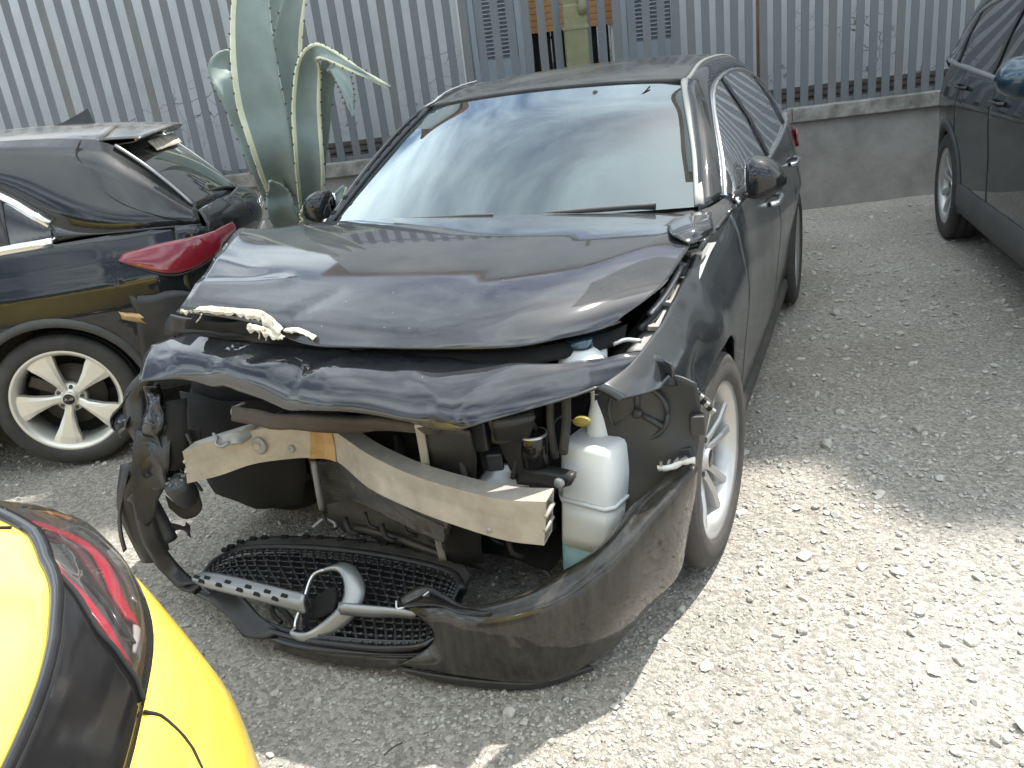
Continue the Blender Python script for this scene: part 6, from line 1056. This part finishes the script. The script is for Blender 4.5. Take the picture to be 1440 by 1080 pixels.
def yloft(name, i0, i1, prof, m, n=4, par=ye, th=0.004, step=1):
    return patch(name, [[p-YO for p in ysec(i, prof)] for i in range(i0, i1, step)], m, par, n, 1, th)
n_ = len(PL); i_c = 4*4   # where the lamp starts on the corner
def yo(i, z): return -.006-I(z, [.826, .855, .895, .935, .957], [0, .003, .018, .040, .055])*I(i, [14, 22, 25, 28, 31, 34, 37, 44], [2.8, 2.6, 2.2, 1.75, 1.6, 1.2, .85, .3])
def yp(i, o, z):
    a = min(int(i), n_-2); q = i-a; return (PL[a]*(1-q)+PL[a+1]*q)+(NL[a]*(1-q)+NL[a+1]*q)*o+np.array([0, 0, z])-YO
def seam_i(z): return I(z, [.826, .85, .886, .926, .957], [36.0, 35.8, 35.5, 35.0, 32.6])
yloft('body_side', 0, 18, [(-.46, 1.035), (-.30, .99), (-.185, .958), (-.10, .925), (-.03, .875), (.03, .80), (.045, .70), (.05, .55), (.03, .38), (-.02, .22)], 'yellow', 3)
bk_ = lambda i: I(i, [16, 22, 25, 28, 31, 34], [.1, .2, .35, .6, .9, 1.0])
patch('rear_bumper', [[yp(i, o*(bk_(i) if o > 0 else 1), z) for (o, z) in ((-.05, .812), (-.010, .808), (.014, .79), (.045, .74), (.072, .66), (.082, .56), (.082, .46), (.06, .36))] for i in range(17, n_)], 'yellow', ye, 3, 1, 0.004)
yloft('bumper_valance', 17, n_, [(.062, .358), (.07, .30), (.03, .20)], 'plastic', 3)
ZB = [.957, .945, .935, .915, .895, .875, .855, .84, .828]
patch('tail_band', [[yp(q, yo(q, z), z) for q in np.linspace(seam_i(z), 63, 26)] for z in ZB], 'gloss_black', ye, 2, 2, 0.004)
patch('hatch', [[yp(q, yo(q, .957)+o, z) for q in np.linspace(17, 65, 48)] for (o, z) in ((-.50, 1.19), (-.38, 1.115), (-.27, 1.055), (-.17, 1.01), (-.085, .980), (-.022, .964), (-.010, .955))], 'yellow', ye, 1, 4, 0.004)
yloft('hatch_glass', 20, 64, [(-.82, 1.38), (-.69, 1.28), (-.57, 1.197)], 'dark_glass', 4)
# tail lamp: dark housing, red claw strips under a clear lens
hs = patch('lamp_housing', [[yp(q, yo(q, z)-.016, z) for q in np.linspace(17, seam_i(z)+.4, 14)] for z in ZB], 'lamp_grey', ye, 3, 2, 0.003)
def strip(pts, w, m, par, name):
    P_ = spl(np.array(pts, float), 5); rows = [[yp(i, yo(i, z+w/2*k)-.010+.004*(1-k*k), z+w/2*k) for k in (-1, -.5, 0, .5, 1)] for (i, z) in P_]; return patch(name, rows, m, par, 2, 1, 0.004)
strip([(24.6, .928), (25.8, .905), (27.2, .888), (29.2, .884), (31.2, .876), (32.4, .856)], .024, 'red_led', hs, 'red_claw')
strip([(30.6, .952), (32.0, .946), (32.8, .928), (33.7, .908), (34.4, .884), (34.9, .858)], .022, 'red_led', hs, 'red_claw')
strip([(26.6, .940), (28.2, .926), (30.0, .918), (31.6, .905), (33.0, .880), (33.6, .858)], .016, 'lens_dark', hs, 'lamp_reflector'); strip([(24.0, .880), (26.0, .862), (28.4, .852), (30.4, .846)], .014, 'chrome', hs, 'lamp_reflector')
strip([(19.0, .872), (20.3, .868), (21.6, .860)], .012, 'amber', hs, 'amber_reflector'); strip([(32.4, .848), (33.2, .846), (34.0, .842)], .016, 'plate_white', hs, 'reverse_lamp')
patch('lamp_lens', [[yp(q, yo(q, z)+.003, z) for q in np.linspace(17, seam_i(z), 14)] for z in ZB], 'clear_lens', ye, 3, 2, 0.0)
tube('lamp_border', [yp(i, yo(i, .957)-.004, .959) for i in np.arange(15, 64, 1.0)], [.012, .013, .008, .006, .005, .005], 'gloss_black', ye, 8, 1)
tube('lamp_border', [yp(i, -.008, .822) for i in np.arange(17, 64, 1.0)], 0.005, 'gloss_black', ye, 6, 1)
tube('hatch_gap', [yp(seam_i(z), yo(seam_i(z), z)+.003, z) for z in ZB], 0.004, 'void', ye, 6, 3)
q = [yp(36, -.006, .812), yp(36, .0155, .79), yp(37, .046, .74), yp(40, .073, .66), yp(43, .084, .58)]; tube('bumper_gap', [p+[0, 0, .001] for p in q], 0.0025, 'void', ye, 6, 4)
q = [yp(20, yo(20, .957)-.30, 1.072), yp(23, yo(23, .957)-.2, 1.024), yp(25, yo(25, .957)-.11, .99), yp(27, yo(27, .957)-.02, .966)]; tube('hatch_gap', [p+[0, 0, .0015] for p in q], 0.0025, 'void', ye, 6, 4)
patch('roof', [[V3((-2.3,-3.15,1.30))-YO, V3((-1.5,-3.6,1.36))-YO, V3((-.9,-3.95,1.3))-YO], [V3((-1.2,-2.45,1.40))-YO, V3((-.8,-2.95,1.45))-YO, V3((-.3,-3.3,1.40))-YO], [V3((-.55,-2.0,1.36))-YO, V3((-.05,-2.55,1.43))-YO, V3((.25,-2.95,1.36))-YO]], 'yellow', ye, 6, 6, 0.01)
patch('quarter_glass', [[V3((-2.2,-3.0,1.28))-YO, V3((-1.2,-2.42,1.38))-YO, V3((-.55,-1.98,1.34))-YO], [V3((-2.2,-2.95,1.02))-YO, V3((-1.25,-2.36,1.02))-YO, V3((-.35,-1.72,1.03))-YO]], 'dark_glass', ye, 5, 4, 0.006)
wy = wheel(ye, tuple(V3((-.72,-2.02,.31))-YO), 1, 0.31, 0.2, 0.215, 'ten', steer=math.radians(127)); 
# twig on the gravel
tg_ = tube('twig', [(0.247,-1.036,0.012),(0.257,-1.012,0.014),(0.271,-0.988,0.012)], 0.002, 'rubber_clean', None, 5); tag(tg_, 'thin dark twig lying on the gravel in front of the bumper', 'twig')
